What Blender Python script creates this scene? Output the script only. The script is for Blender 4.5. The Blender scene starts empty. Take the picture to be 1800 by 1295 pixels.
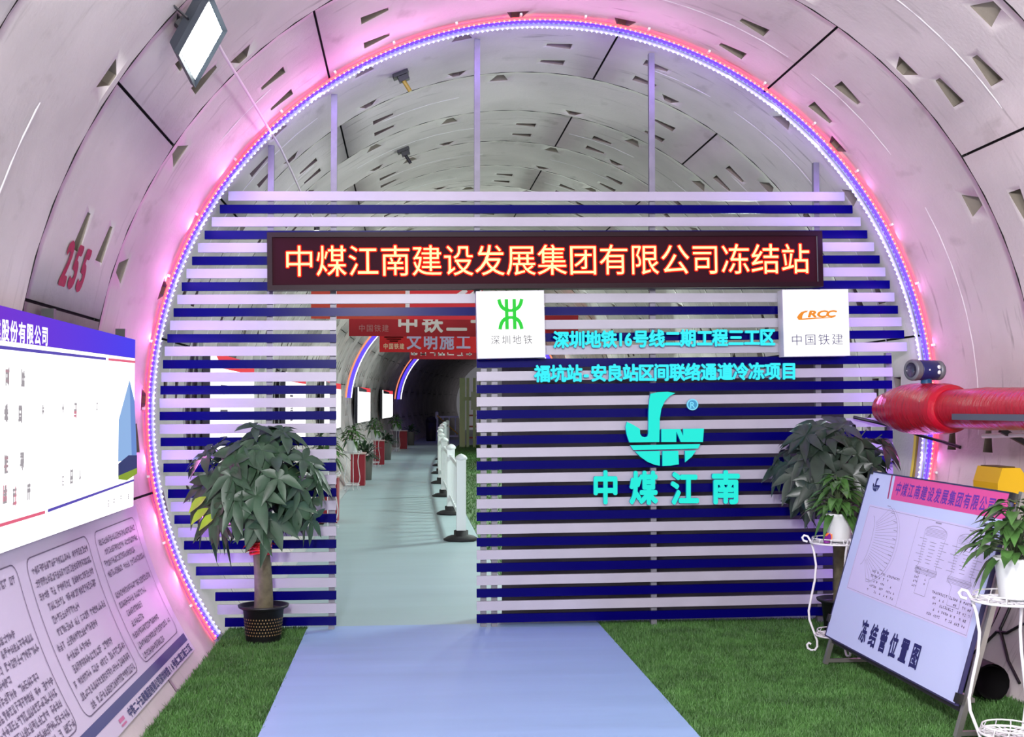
import bpy, math, random
import numpy as np
from mathutils import Vector, Matrix
random.seed(7)
S = bpy.context.scene
COL = S.collection
PI = math.pi

# ------------------------------------------------------------------ camera
F, YAW, PIT, H, R = 2050.0, 0.0901, 0.0345, 1.58, 2.75     # focal length in px of a 1800 px wide frame; eye height; lining radius
CX = -1.004
AZ = H - 0.0134                                            # height of the tunnel axis
cam_d = bpy.data.cameras.new('camera'); cam = bpy.data.objects.new('camera', cam_d); COL.objects.link(cam)
cam_d.sensor_width = 36.0; cam_d.sensor_fit = 'HORIZONTAL'; cam_d.lens = 36.0 * F / 1800.0
cam_d.clip_start = 0.05; cam_d.clip_end = 300
cam.location = (CX, 0, H); cam.rotation_euler = (PI / 2 + PIT, 0, -YAW)
S.camera = cam
S.view_settings.view_transform = 'Standard'; S.view_settings.look = 'None'
S.view_settings.gamma = 1.0; S.view_settings.use_curve_mapping = False
S.view_settings.exposure = 0.0

# ------------------------------------------------------------------ world and the lamps along the tunnel
W = bpy.data.worlds.new('world'); S.world = W; W.use_nodes = True
W.node_tree.nodes['Background'].inputs[0].default_value = (0.5, 0.5, 0.55, 1)
W.node_tree.nodes['Background'].inputs[1].default_value = 0.25

def bend(y): return 0.0016 * max(0.0, y - 18.0) ** 2
def rise(y): return 0.006 * max(0.0, y - 12.0)

def lamp(name, loc, target, size, power, color, size_y=None):
    l = bpy.data.lights.new(name, 'AREA'); l.energy = power; l.color = color
    l.shape = 'RECTANGLE'; l.size = size; l.size_y = size_y or size
    o = bpy.data.objects.new(name, l); COL.objects.link(o)
    o.location = loc
    o.rotation_euler = (Vector(target) - Vector(loc)).to_track_quat('-Z', 'Y').to_euler()
    return o
# floodlights on the left shoulder of the near tunnel (behind the viewer, same kind as the one in the picture)
lamp('tunnel_lamp', (-1.6, -0.6, 3.35), (1.6, 3.5, 1.2), 0.7, 430, (0.97, 0.95, 1.0))
lamp('tunnel_lamp', (-1.6, -5.0, 3.35), (1.0, 2.0, 1.2), 0.7, 430, (0.97, 0.95, 1.0))
lamp('tunnel_lamp', (1.9, -2.5, 3.1), (-0.8, 4.5, 1.2), 0.7, 125, (1, 0.95, 0.98))
# lamps on the right shoulder beyond the slatted screen
for y, p in ((10.6, 100), (15.5, 150), (21.0, 150), (27.0, 150), (34.0, 120)):
    lamp('tunnel_lamp', (1.95 + bend(y), y, AZ + 1.55 + rise(y)), (-0.8 + bend(y), y - 1.0, 0.4), 0.6, p, (0.86, 1.0, 0.95))

# ------------------------------------------------------------------ pixel measurements -> points
def ray(u, v):
    x = (u - 900) / F; z = -(v - 647.5) / F; y = 1.0
    y, z = math.cos(PIT) * y - math.sin(PIT) * z, math.sin(PIT) * y + math.cos(PIT) * z
    x, y = math.cos(YAW) * x + math.sin(YAW) * y, -math.sin(YAW) * x + math.cos(YAW) * y
    return Vector((x, y, z))
EYE = Vector((CX, 0, H))
def on_y(u, v, Y): d = ray(u, v); return EYE + d * (Y / d.y)
def on_x(u, v, X): d = ray(u, v); return EYE + d * ((X - CX) / d.x)
def on_z(u, v, Z): d = ray(u, v); return EYE + d * ((Z - H) / d.z)
def on_plane(u, v, O, n): d = ray(u, v); return EYE + d * ((O - EYE).dot(n) / d.dot(n))
def on_lining(u, v, r=R):
    d = ray(u, v); oz = H - AZ
    a = d.x ** 2 + d.z ** 2; b = 2 * (CX * d.x + oz * d.z); c = CX ** 2 + oz ** 2 - r * r
    return EYE + d * ((-b + math.sqrt(b * b - 4 * a * c)) / 2 / a)
def lining(th, y, r=R):
    t = math.radians(th)
    return Vector((r * math.sin(t) + bend(y), y, AZ + rise(y) + r * math.cos(t)))
def wall_x(z, y=0, r=R): return math.sqrt(max(0.0, r * r - (z - AZ - rise(y)) ** 2))

# ------------------------------------------------------------------ materials
def lin(c): return tuple(((x / 255) / 12.92 if x / 255 <= 0.04045 else ((x / 255 + 0.055) / 1.055) ** 2.4) for x in c)
MATS = {}
def mat(name, rgb, rough=0.5, metal=0.0, vary=0.0, scale=8.0, bump=0.0, emit=None, strength=0.0, spec=0.5):
    if name in MATS: return MATS[name]
    m = bpy.data.materials.new(name); m.use_nodes = True; MATS[name] = m
    nt = m.node_tree; p = nt.nodes['Principled BSDF']
    c = lin(rgb) + (1,)
    p.inputs['Base Color'].default_value = c
    p.inputs['Roughness'].default_value = rough; p.inputs['Metallic'].default_value = metal
    p.inputs['Specular IOR Level'].default_value = spec
    if vary or bump:
        tc = nt.nodes.new('ShaderNodeTexCoord'); nz = nt.nodes.new('ShaderNodeTexNoise')
        nz.inputs['Scale'].default_value = scale; nz.inputs['Detail'].default_value = 5
        nt.links.new(tc.outputs['Object'], nz.inputs['Vector'])
        if vary:
            mr = nt.nodes.new('ShaderNodeMapRange'); mr.inputs[1].default_value = 0.3; mr.inputs[2].default_value = 0.7
            mr.inputs[3].default_value = 1 - vary; mr.inputs[4].default_value = 1 + vary
            hs = nt.nodes.new('ShaderNodeHueSaturation'); hs.inputs['Color'].default_value = c
            nt.links.new(nz.outputs['Fac'], mr.inputs[0]); nt.links.new(mr.outputs[0], hs.inputs['Value'])
            nt.links.new(hs.outputs[0], p.inputs['Base Color'])
        if bump:
            b = nt.nodes.new('ShaderNodeBump'); b.inputs['Strength'].default_value = bump; b.inputs['Distance'].default_value = 0.02
            nt.links.new(nz.outputs['Fac'], b.inputs['Height']); nt.links.new(b.outputs[0], p.inputs['Normal'])
    if emit is not None:
        p.inputs['Emission Color'].default_value = lin(emit) + (1,); p.inputs['Emission Strength'].default_value = strength
    return m
def glow(name, rgb, strength):
    if name in MATS: return MATS[name]
    m = mat(name, (12, 12, 12), 0.9, emit=rgb, strength=strength, spec=0.05); return m

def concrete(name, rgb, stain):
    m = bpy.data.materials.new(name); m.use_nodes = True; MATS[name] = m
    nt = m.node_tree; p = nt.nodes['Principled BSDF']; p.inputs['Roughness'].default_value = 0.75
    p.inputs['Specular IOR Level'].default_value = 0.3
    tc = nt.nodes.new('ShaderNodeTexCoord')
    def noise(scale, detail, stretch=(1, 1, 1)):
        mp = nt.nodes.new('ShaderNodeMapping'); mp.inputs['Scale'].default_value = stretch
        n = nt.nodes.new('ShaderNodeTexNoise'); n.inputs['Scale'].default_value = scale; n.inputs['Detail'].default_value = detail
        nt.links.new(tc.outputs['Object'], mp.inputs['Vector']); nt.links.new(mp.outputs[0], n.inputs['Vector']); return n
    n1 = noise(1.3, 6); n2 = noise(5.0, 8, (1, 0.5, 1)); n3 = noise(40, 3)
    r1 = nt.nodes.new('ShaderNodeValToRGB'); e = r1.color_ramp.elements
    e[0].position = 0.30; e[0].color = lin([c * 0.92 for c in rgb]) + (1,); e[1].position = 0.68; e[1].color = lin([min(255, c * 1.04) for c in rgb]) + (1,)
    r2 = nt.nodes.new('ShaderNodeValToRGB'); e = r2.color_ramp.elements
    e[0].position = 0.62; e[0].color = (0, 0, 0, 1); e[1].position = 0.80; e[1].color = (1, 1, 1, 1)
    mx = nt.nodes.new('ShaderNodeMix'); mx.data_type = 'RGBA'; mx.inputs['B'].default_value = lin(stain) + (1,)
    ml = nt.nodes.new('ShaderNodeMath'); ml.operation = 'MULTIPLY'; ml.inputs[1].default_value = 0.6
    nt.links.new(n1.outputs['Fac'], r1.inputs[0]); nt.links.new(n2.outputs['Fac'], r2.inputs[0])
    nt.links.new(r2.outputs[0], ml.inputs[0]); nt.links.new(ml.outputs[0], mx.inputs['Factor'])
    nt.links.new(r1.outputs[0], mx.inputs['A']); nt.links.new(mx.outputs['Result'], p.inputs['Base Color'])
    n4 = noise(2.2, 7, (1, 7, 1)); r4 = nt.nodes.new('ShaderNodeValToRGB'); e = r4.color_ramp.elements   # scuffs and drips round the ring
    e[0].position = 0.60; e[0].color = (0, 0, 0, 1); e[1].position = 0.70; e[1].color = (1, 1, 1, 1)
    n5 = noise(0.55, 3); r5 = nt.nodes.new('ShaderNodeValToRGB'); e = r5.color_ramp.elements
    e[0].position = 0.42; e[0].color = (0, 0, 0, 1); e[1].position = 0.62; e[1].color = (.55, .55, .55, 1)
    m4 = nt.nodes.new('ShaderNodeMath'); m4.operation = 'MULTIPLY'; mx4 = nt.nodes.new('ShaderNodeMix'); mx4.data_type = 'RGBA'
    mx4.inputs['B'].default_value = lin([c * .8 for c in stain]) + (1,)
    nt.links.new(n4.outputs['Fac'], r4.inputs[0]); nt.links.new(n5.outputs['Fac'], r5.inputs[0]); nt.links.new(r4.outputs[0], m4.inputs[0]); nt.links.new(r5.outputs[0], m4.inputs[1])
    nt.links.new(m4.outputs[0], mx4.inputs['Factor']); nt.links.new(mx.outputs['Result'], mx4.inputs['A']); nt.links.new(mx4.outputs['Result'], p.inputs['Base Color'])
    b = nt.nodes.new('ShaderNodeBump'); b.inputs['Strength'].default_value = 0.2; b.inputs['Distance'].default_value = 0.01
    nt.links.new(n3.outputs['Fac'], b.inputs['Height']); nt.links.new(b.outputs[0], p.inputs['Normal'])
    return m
def emit_ramp(name, stops, axis, lo, hi, strength):
    """printed backlit film whose ink runs from one colour to another along an axis"""
    m = mat(name, (10, 10, 10), 0.9, spec=0.05); nt = m.node_tree; p = nt.nodes['Principled BSDF']
    g = nt.nodes.new('ShaderNodeNewGeometry'); sp = nt.nodes.new('ShaderNodeSeparateXYZ')
    mr = nt.nodes.new('ShaderNodeMapRange'); mr.inputs[1].default_value = lo; mr.inputs[2].default_value = hi
    rp = nt.nodes.new('ShaderNodeValToRGB')
    rp.color_ramp.elements[0].color = lin(stops[0]) + (1,); rp.color_ramp.elements[1].color = lin(stops[1]) + (1,)
    nt.links.new(g.outputs['Position'], sp.inputs[0]); nt.links.new(sp.outputs[axis], mr.inputs[0])
    nt.links.new(mr.outputs[0], rp.inputs[0]); nt.links.new(rp.outputs[0], p.inputs['Emission Color'])
    p.inputs['Emission Strength'].default_value = strength
    return m

M_CONC = concrete('lining_concrete', (198, 190, 188), (140, 132, 126))
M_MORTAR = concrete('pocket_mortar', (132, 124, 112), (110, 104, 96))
M_SEAM = mat('mould_seam', (232, 228, 228), 0.6)
M_GASKET = mat('joint_gasket', (28, 24, 26), 0.8)
M_STEEL = mat('galvanised_steel', (112, 112, 120), 0.45, 0.3, 0.12, 12)
M_STAIN = mat('stainless_steel', (172, 170, 164), 0.3, 0.85)
M_DARK = mat('dark_metal', (38, 38, 42), 0.5, 0.3)
M_BLACK = mat('black_plastic', (18, 18, 20), 0.45)
M_WHITEMETAL = mat('white_painted_wire', (226, 224, 228), 0.4)
M_POTW = mat('white_pot_plastic', (228, 230, 230), 0.35)
M_SOIL = mat('potting_soil', (48, 36, 28), 0.9, vary=0.3, scale=40)
M_SLATW = mat('white_slat', (162, 159, 171), 0.38, vary=0.05, scale=3)
M_SLATB = mat('blue_slat', (4, 1, 84), 0.25, spec=0.05)
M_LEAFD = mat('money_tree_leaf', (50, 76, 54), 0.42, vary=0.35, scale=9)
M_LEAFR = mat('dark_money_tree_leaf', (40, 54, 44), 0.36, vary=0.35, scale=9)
M_LEAFY = mat('young_yellow_leaf', (150, 178, 52), 0.45, vary=0.2, scale=9)
M_LEAFG = mat('pothos_leaf', (66, 104, 50), 0.38, vary=0.45, scale=14)
M_BARK = mat('tree_bark', (92, 86, 64), 0.85, vary=0.3, scale=18, bump=0.5)
M_CYAN = glow('cyan_lit_acrylic', (40, 238, 222), 1.0)
M_CYAN2 = glow('cyan_lit_acrylic_letters', (60, 240, 250), 1.05)
M_CYANSIDE = mat('cyan_letter_return', (20, 120, 150), 0.4, emit=(10, 110, 170), strength=0.35)
M_MAROON = mat('led_panel_face', (46, 10, 22), 0.6, spec=0.08)
M_FRAME = mat('led_sign_frame', (30, 5, 16), 0.4, spec=0.12)
M_BLUEINK = mat('navy_ink', (28, 28, 96), 0.6)
M_GREYINK = mat('grey_ink', (104, 92, 116), 0.7)
M_GREYINK2 = mat('faint_grey_ink', (150, 144, 170), 0.7)
M_RED = mat('red_paint', (150, 16, 52), 0.6, vary=0.15, scale=20)
M_MAGENTA = mat('pink_print', (216, 78, 150), 0.5)

# ------------------------------------------------------------------ mesh building
class MB:
    def __init__(s): s.v = []; s.f = []; s.m = []; s.s = []
    def add(s, verts, faces, mi=0, smooth=False):
        b = len(s.v); s.v += [tuple(p) for p in verts]
        for f in faces: s.f.append([b + i for i in f]); s.m.append(mi); s.s.append(smooth)
    def quad(s, a, b, c, d, mi=0): s.add([a, b, c, d], [(0, 1, 2, 3)], mi)
    def box(s, lo, hi, mi=0, M=None):
        (x0, y0, z0), (x1, y1, z1) = lo, hi
        vs = [Vector(p) for p in ((x0, y0, z0), (x1, y0, z0), (x1, y1, z0), (x0, y1, z0), (x0, y0, z1), (x1, y0, z1), (x1, y1, z1), (x0, y1, z1))]
        if M is not None: vs = [M @ p for p in vs]
        s.add(vs, [(0, 3, 2, 1), (4, 5, 6, 7), (0, 1, 5, 4), (1, 2, 6, 5), (2, 3, 7, 6), (3, 0, 4, 7)], mi)
    def bar(s, a, b, w, h, up=(0, 0, 1), mi=0):
        """a rectangular bar from a to b: w across, h along up"""
        a, b = Vector(a), Vector(b); d = (b - a).normalized(); r = d.cross(Vector(up)).normalized(); u = r.cross(d).normalized()
        o = []
        for p in (a, b):
            for sx, su in ((-1, -1), (1, -1), (1, 1), (-1, 1)): o.append(p + r * (sx * w / 2) + u * (su * h / 2))
        s.add(o, [(0, 1, 2, 3), (7, 6, 5, 4), (0, 4, 5, 1), (1, 5, 6, 2), (2, 6, 7, 3), (3, 7, 4, 0)], mi)
    def tube(s, pts, rad, n=8, mi=0, caps=True, closed=False):
        pts = [Vector(p) for p in pts]; k = len(pts); rings = []
        rad = rad if isinstance(rad, (list, tuple)) else [rad] * k
        prev = None
        for i, p in enumerate(pts):
            if closed: d = pts[(i + 1) % k] - pts[i - 1]
            else: d = pts[min(i + 1, k - 1)] - pts[max(i - 1, 0)]
            d.normalize()
            if prev is None:
                u = d.orthogonal().normalized()
            else:
                u = (prev - d * prev.dot(d)); u = u.normalized() if u.length > 1e-6 else d.orthogonal().normalized()
            prev = u; w = d.cross(u)
            rings.append([p + (u * math.cos(2 * PI * j / n) + w * math.sin(2 * PI * j / n)) * rad[i] for j in range(n)])
        vs = [q for r_ in rings for q in r_]; fs = []
        for i in range(k if closed else k - 1):
            i2 = (i + 1) % k
            for j in range(n): fs.append((i * n + j, i * n + (j + 1) % n, i2 * n + (j + 1) % n, i2 * n + j))
        s.add(vs, fs, mi, True)
        if caps and not closed:
            s.add(rings[0], [tuple(range(n - 1, -1, -1))], mi); s.add(rings[-1], [tuple(range(n))], mi)
    def lathe(s, prof, c=(0, 0, 0), n=24, mi=0, M=None):
        c = Vector(c); vs = []; fs = []
        for (r_, z) in prof:
            for j in range(n):
                p = Vector((r_ * math.cos(2 * PI * j / n), r_ * math.sin(2 * PI * j / n), z))
                vs.append((M @ p if M is not None else p) + c)
        for i in range(len(prof) - 1):
            for j in range(n): fs.append((i * n + j, i * n + (j + 1) % n, (i + 1) * n + (j + 1) % n, (i + 1) * n + j))
        s.add(vs, fs, mi, True)
    def prism(s, poly, fn, depth, mi=0, side=None):
        """flat outline mapped by fn(x, y, z), front at z = depth, back at z = 0"""
        n = len(poly)
        vs = [fn(x, y, depth) for x, y in poly] + [fn(x, y, 0) for x, y in poly]
        s.add(vs, [tuple(range(n))], mi); s.add(vs, [tuple(range(2 * n - 1, n - 1, -1))], mi if side is None else side)
        s.add(vs, [(i, i + n, (i + 1) % n + n, (i + 1) % n) for i in range(n)], mi if side is None else side)
    def build(s, name, mats, parent=None, origin=None):
        me = bpy.data.meshes.new(name)
        o = bpy.data.objects.new(name, me); COL.objects.link(o)
        off = Vector((0, 0, 0))
        if parent is not None:
            o.parent = parent; off = WORLD_LOC.get(parent.name, Vector((0, 0, 0))); WORLD_LOC[o.name] = off
        elif origin is not None:
            off = Vector(origin); o.location = off; WORLD_LOC[o.name] = off
        me.from_pydata([tuple(Vector(p) - off) for p in s.v], [], s.f)
        for m in (mats if isinstance(mats, (list, tuple)) else [mats]): me.materials.append(m)
        me.polygons.foreach_set('material_index', s.m); me.polygons.foreach_set('use_smooth', s.s)
        me.update()
        return o
WORLD_LOC = {}
def tag(o, label, cat, group=None, kind=None):
    o['label'] = label; o['category'] = cat
    if group: o['group'] = group
    if kind: o['kind'] = kind
    return o
def thing(name, label, cat, loc=(0, 0, 0), group=None):
    o = bpy.data.objects.new(name, None); COL.objects.link(o); o.location = loc
    o.empty_display_size = 0.1; WORLD_LOC[o.name] = Vector(loc)
    return tag(o, label, cat, group)
def struct(o): o['kind'] = 'structure'; return o
def copy_thing(root, loc, label, group=None):
    c = root.copy(); COL.objects.link(c); c.location = loc; c['label'] = label
    if group: c['group'] = group
    for ch in root.children:
        d = ch.copy(); COL.objects.link(d); d.parent = c
        for g in ch.children:
            e = g.copy(); COL.objects.link(e); e.parent = d
    return c

# ------------------------------------------------------------------ writing
GL = {}
def glyph(ch, bold=0.0, extrude=0.0):
    k = (ch, bold, extrude)
    if k in GL: return GL[k]
    c = bpy.data.curves.new('glyph', 'FONT'); c.body = ch; c.offset = bold; c.extrude = extrude; c.resolution_u = 3
    o = bpy.data.objects.new('glyph', c); COL.objects.link(o)
    bpy.context.view_layer.update()
    ev = o.evaluated_get(bpy.context.evaluated_depsgraph_get()); me = ev.to_mesh()
    vs = [tuple(v.co) for v in me.vertices]; fs = [tuple(p.vertices) for p in me.polygons]
    ev.to_mesh_clear(); bpy.data.objects.remove(o); bpy.data.curves.remove(c)
    if vs:
        xs = [v[0] for v in vs]
        cx = 0.5 if ord(ch) > 0x2e00 else (min(xs) + max(xs)) / 2
        vs = [(x - cx, y - 0.38, z) for x, y, z in vs]
    GL[k] = (vs, fs); return GL[k]
def put_glyph(mb, ch, fn, cx, cy, w, h, bold=0.0, depth=0.0, z=0.0, mi=0, shear=0.0, side=None):
    """one character centred at (cx, cy) of the surface fn(x, y, z), em box w x h"""
    vs, fs = glyph(ch, min(bold, 0.0) if abs(bold) < 1 else 0.0, 0.5 if depth else 0.0)
    shifts = [(0, 0)] if bold <= 0 else [(math.cos(a) * bold, math.sin(a) * bold) for a in [2 * PI * k / 8 for k in range(8)]]
    for si, (dx, dy) in enumerate(shifts):                       # a heavier weight: the strokes laid side by side
        out = [fn(cx + (x + dx) * w + shear * y * h, cy + (y + dy) * h, (z + (zz + 0.5) * depth if depth else z) + si * 2e-5) for x, y, zz in vs]
        if side is None or not depth: mb.add(out, fs, mi); continue
        fr = [f for f in fs if all(vs[i][2] > 0.4 for i in f)]; ot = [f for f in fs if not all(vs[i][2] > 0.4 for i in f)]
        mb.add(out, fr, mi); mb.add(out, ot, side)
def put_text(mb, text, fn, x0, x1, cy, h, bold=0.0, depth=0.0, z=0.0, mi=0, fill=0.94, shear=0.0):
    st = (x1 - x0) / len(text)
    for i, ch in enumerate(text):
        if ch != ' ': put_glyph(mb, ch, fn, x0 + st * (i + 0.5), cy, st * fill, h, bold, depth, z, mi, shear)
def frame_y(Y, tl, tr, br, bl):
    """upright rectangle facing the viewer at distance Y, from its four measured corners -> map, width, height (origin bottom-left)"""
    P = [on_y(*p, Y) for p in (tl, tr, br, bl)]
    w = ((P[1] - P[0]).length + (P[2] - P[3]).length) / 2; h = ((P[0] - P[3]).length + (P[1] - P[2]).length) / 2
    r = ((P[1] - P[0]) + (P[2] - P[3])).normalized(); n = Vector((0, -1, 0)); u = n.cross(r)
    C = sum(P, Vector()) / 4; O = C - r * w / 2 - u * h / 2
    return (lambda x, y, z=0: O + r * x + u * y + n * z), w, h
def fbox(mb, fn, x0, x1, y0, y1, z0, z1, mi=0):
    mb.add([fn(x0, y0, z0), fn(x1, y0, z0), fn(x1, y1, z0), fn(x0, y1, z0), fn(x0, y0, z1), fn(x1, y0, z1), fn(x1, y1, z1), fn(x0, y1, z1)],
           [(0, 3, 2, 1), (4, 5, 6, 7), (0, 1, 5, 4), (1, 2, 6, 5), (2, 3, 7, 6), (3, 0, 4, 7)], mi)
def stroke(mb, pts, w, fn, z=0.0, mi=0):
    """flat line of width w along pts (x, y) on the surface fn"""
    for (xa, ya), (xb, yb) in zip(pts[:-1], pts[1:]):
        L = math.hypot(xb - xa, yb - ya) or 1e-9; ox, oy = -(yb - ya) / L * w / 2, (xb - xa) / L * w / 2
        ex, ey = (xb - xa) / L * w * 0.3, (yb - ya) / L * w * 0.3
        mb.quad(fn(xa + ox - ex, ya + oy - ey, z), fn(xa - ox - ex, ya - oy - ey, z), fn(xb - ox + ex, yb - oy + ey, z), fn(xb + ox + ex, yb + oy + ey, z), mi)
def tiny_writing(mb, fn, x, y, w, h, rnd, z=0.0, mi=0):
    """an illegibly small character: a handful of strokes in a w x h box"""
    t = h * 0.13
    for q in range(rnd.choice((2, 3, 3))):
        yy = y + h * rnd.uniform(-0.42, 0.42); stroke(mb, [(x - w * rnd.uniform(.3, .45), yy), (x + w * rnd.uniform(.3, .45), yy)], t, fn, z, mi)
    for q in range(rnd.choice((1, 2, 2))):
        xx = x + w * rnd.uniform(-0.4, 0.4); stroke(mb, [(xx, y - h * rnd.uniform(.3, .45)), (xx, y + h * rnd.uniform(.3, .45))], t, fn, z, mi)

# ================================================================== THE SETTING
# ---- precast lining, ring by ring, with joints, gasket grooves and bolt pockets
def build_lining():
    mb = MB(); index = {}
    joints = [8.11 + 1.2263 * i for i in range(0, 54)]
    front = [6.64, 5.365, 4.12, 2.89, 1.66, 0.43, -0.8, -2.03, -3.26, -4.49, -5.72, -6.95, -8.18]
    ys = sorted(front + joints)
    G = 0.012; TG = 0.16; prnd = random.Random(17)
    TYPE_A = [-101.5, -34.0, 34.0, 101.5]; TYPE_B = [-57.2, -79.5, 10.6, 78.6]; TYPE_C = [-79.5, -57.2, -1.0, 56.5, 79.0]
    def V(th, y, r):
        k = (round(th, 3), round(y, 4), round(r, 4))
        if k not in index: index[k] = len(mb.v); mb.v.append(tuple(lining(th, y, r)))
        return index[k]
    def face(ids, mi, smooth): mb.f.append(ids); mb.m.append(mi); mb.s.append(smooth)
    for ri, (y0, y1) in enumerate(zip(ys[:-1], ys[1:])):
        w = y1 - y0; near = y0 < 42
        if abs(y0 - 5.365) < 1e-3 or abs(y0 - 2.89) < 1e-3: J = TYPE_C
        else:
            k = round((y0 - 8.11) / 1.2263)
            J = TYPE_B if k % 2 == 0 else TYPE_A
            if abs(y0 - 6.64) < 1e-3: J = TYPE_A
        J = sorted(J)
        ends = [-132.0] + J + [132.0]
        cols = []                                            # (t0, t1, kind, index in segment, columns in segment)
        for a, b in zip(ends[:-1], ends[1:]):
            a2 = a + (TG if a > -131 else 0); b2 = b - (TG if b < 131 else 0)
            n = max(2, round((b2 - a2) / 5.2))
            for i in range(n): cols.append((a2 + (b2 - a2) * i / n, a2 + (b2 - a2) * (i + 1) / n, 'flat', i, n))
            if b < 131: cols.append((b2, b2 + 2 * TG, 'joint', 0, 0))
        rows = [(y0, y0 + G, 'groove'), (y0 + G, y0 + .07, ''), (y0 + .07, y0 + .30, 'front'), (y0 + .30, y0 + .36 * w, ''), (y0 + .36 * w, y0 + .36 * w + .15, 'seg'),
                (y0 + .36 * w + .15, y0 + .70 * w, ''), (y0 + .70 * w, y0 + .70 * w + .15, 'seg'), (y0 + .70 * w + .15, y1 - .29, ''), (y1 - .29, y1 - .06, 'back'), (y1 - .06, y1, '')]
        if rows[7][0] > rows[7][1] - .005: rows = [r_ for r_ in rows]; rows[7] = (rows[6][1], max(rows[6][1] + .005, y1 - .29), ''); rows[8] = (rows[7][1], y1 - .05, 'back'); rows[9] = (y1 - .05, y1, '')
        for (t0, t1, kind, ci, n) in cols:
            for (ya, yb, band) in rows:
                if kind == 'joint' or band == 'groove':
                    r2 = R + 0.03
                    face([V(t0, ya, r2), V(t1, ya, r2), V(t1, yb, r2), V(t0, yb, r2)], 1, False)
                    if kind == 'joint':
                        for t in (t0, t1): face([V(t, ya, R), V(t, yb, R), V(t, yb, r2), V(t, ya, r2)], 1, False)
                    if band == 'groove':
                        for y in (ya, yb): face([V(t0, y, R), V(t1, y, R), V(t1, y, r2), V(t0, y, r2)], 1, False)
                    continue
                pocket = None
                if near and n >= 4 and abs(t0 + t1) < 218:
                    if band == 'seg' and (ci == 1 or (ci == n - 2 and n > 5)): pocket = 'L' if ci == n - 2 else 'R'
                    elif band in ('front', 'back') and n > 5 and ci % 3 == 2 and ci < n - 2 and prnd.random() < .72: pocket = band
                c = [V(t0, ya, R), V(t1, ya, R), V(t1, yb, R), V(t0, yb, R)]
                if not pocket: face(c, 0, True); continue
                tm, td, ym, yd = (t0 + t1) / 2, (t1 - t0) / 2, (ya + yb) / 2, (yb - ya) / 2
                # inner outline in cell order: (t, y, depth)
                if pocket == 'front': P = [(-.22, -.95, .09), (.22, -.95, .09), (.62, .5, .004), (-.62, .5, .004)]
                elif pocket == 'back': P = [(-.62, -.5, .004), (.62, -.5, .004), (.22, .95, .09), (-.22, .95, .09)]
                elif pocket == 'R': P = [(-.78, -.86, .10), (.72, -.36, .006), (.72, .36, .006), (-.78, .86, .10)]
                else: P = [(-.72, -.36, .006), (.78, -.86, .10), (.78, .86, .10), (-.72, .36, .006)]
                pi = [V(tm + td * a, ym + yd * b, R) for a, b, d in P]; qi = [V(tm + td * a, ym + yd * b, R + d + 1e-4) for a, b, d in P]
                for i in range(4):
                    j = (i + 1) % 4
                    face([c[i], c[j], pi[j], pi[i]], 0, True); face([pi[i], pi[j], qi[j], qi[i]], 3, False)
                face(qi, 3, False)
    # fine raised mould seam round the middle of each ring, in broken arcs
    rnd = random.Random(3)
    for y0, y1 in zip(ys[:-1], ys[1:]):
        if y0 > 30 or y0 < -1: continue
        ym = y0 + (y1 - y0) * 0.5
        for a, b in ((-92, -60), (-55, -38), (-30, -6), (12, 30), (36, 54), (58, 94)):
            if rnd.random() < 0.25: continue
            if a < -80 and 5.3 < y0 < 5.5: continue
            a += rnd.uniform(-3, 6); b += rnd.uniform(-6, 3); n = max(2, int((b - a) / 4))
            for i in range(n):
                ta, tb = a + (b - a) * i / n, a + (b - a) * (i + 1) / n
                base = len(mb.v)
                for t in (ta, tb):
                    for yy, rr in ((ym - .006, R - .0005), (ym, R - .005), (ym + .006, R - .0005)): mb.v.append(tuple(lining(t, yy, rr)))
                for k in (0, 1): mb.f.append([base + k, base + k + 1, base + k + 4, base + k + 3]); mb.m.append(2); mb.s.append(True)
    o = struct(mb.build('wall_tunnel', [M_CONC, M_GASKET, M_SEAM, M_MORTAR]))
    return o
LINING = build_lining()

# painted ring number on the lining
mb = MB()
pa, pb = on_lining(112, 500), on_lining(160, 500)
def num_fn(x, y, z=0): return lining(-74.6 + math.degrees(y / R), x, R - 0.008 - z)
put_text(mb, '255', num_fn, 5.74, 6.17, 0.0, 0.29, 0.05, mi=0, fill=1.55)
mb.build('number_marking', mat('red_stencil_paint', (150, 8, 50), 0.7, vary=0.2, scale=30), LINING)

# ---- floors
mb = MB()
yy = [-9.0, 0, 8.4] + [12 + 3 * i for i in range(20)]
for a, b in zip(yy[:-1], yy[1:]):
    q = lambda s, y: (s * 2.3 + bend(y), y, rise(y))
    mb.quad(q(-1, a), q(1, a), q(1, b), q(-1, b))
m = mat('pale_floor_paint', (186, 200, 200), 0.32, vary=0.10, scale=2.2)
struct(mb.build('floor', m))

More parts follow.
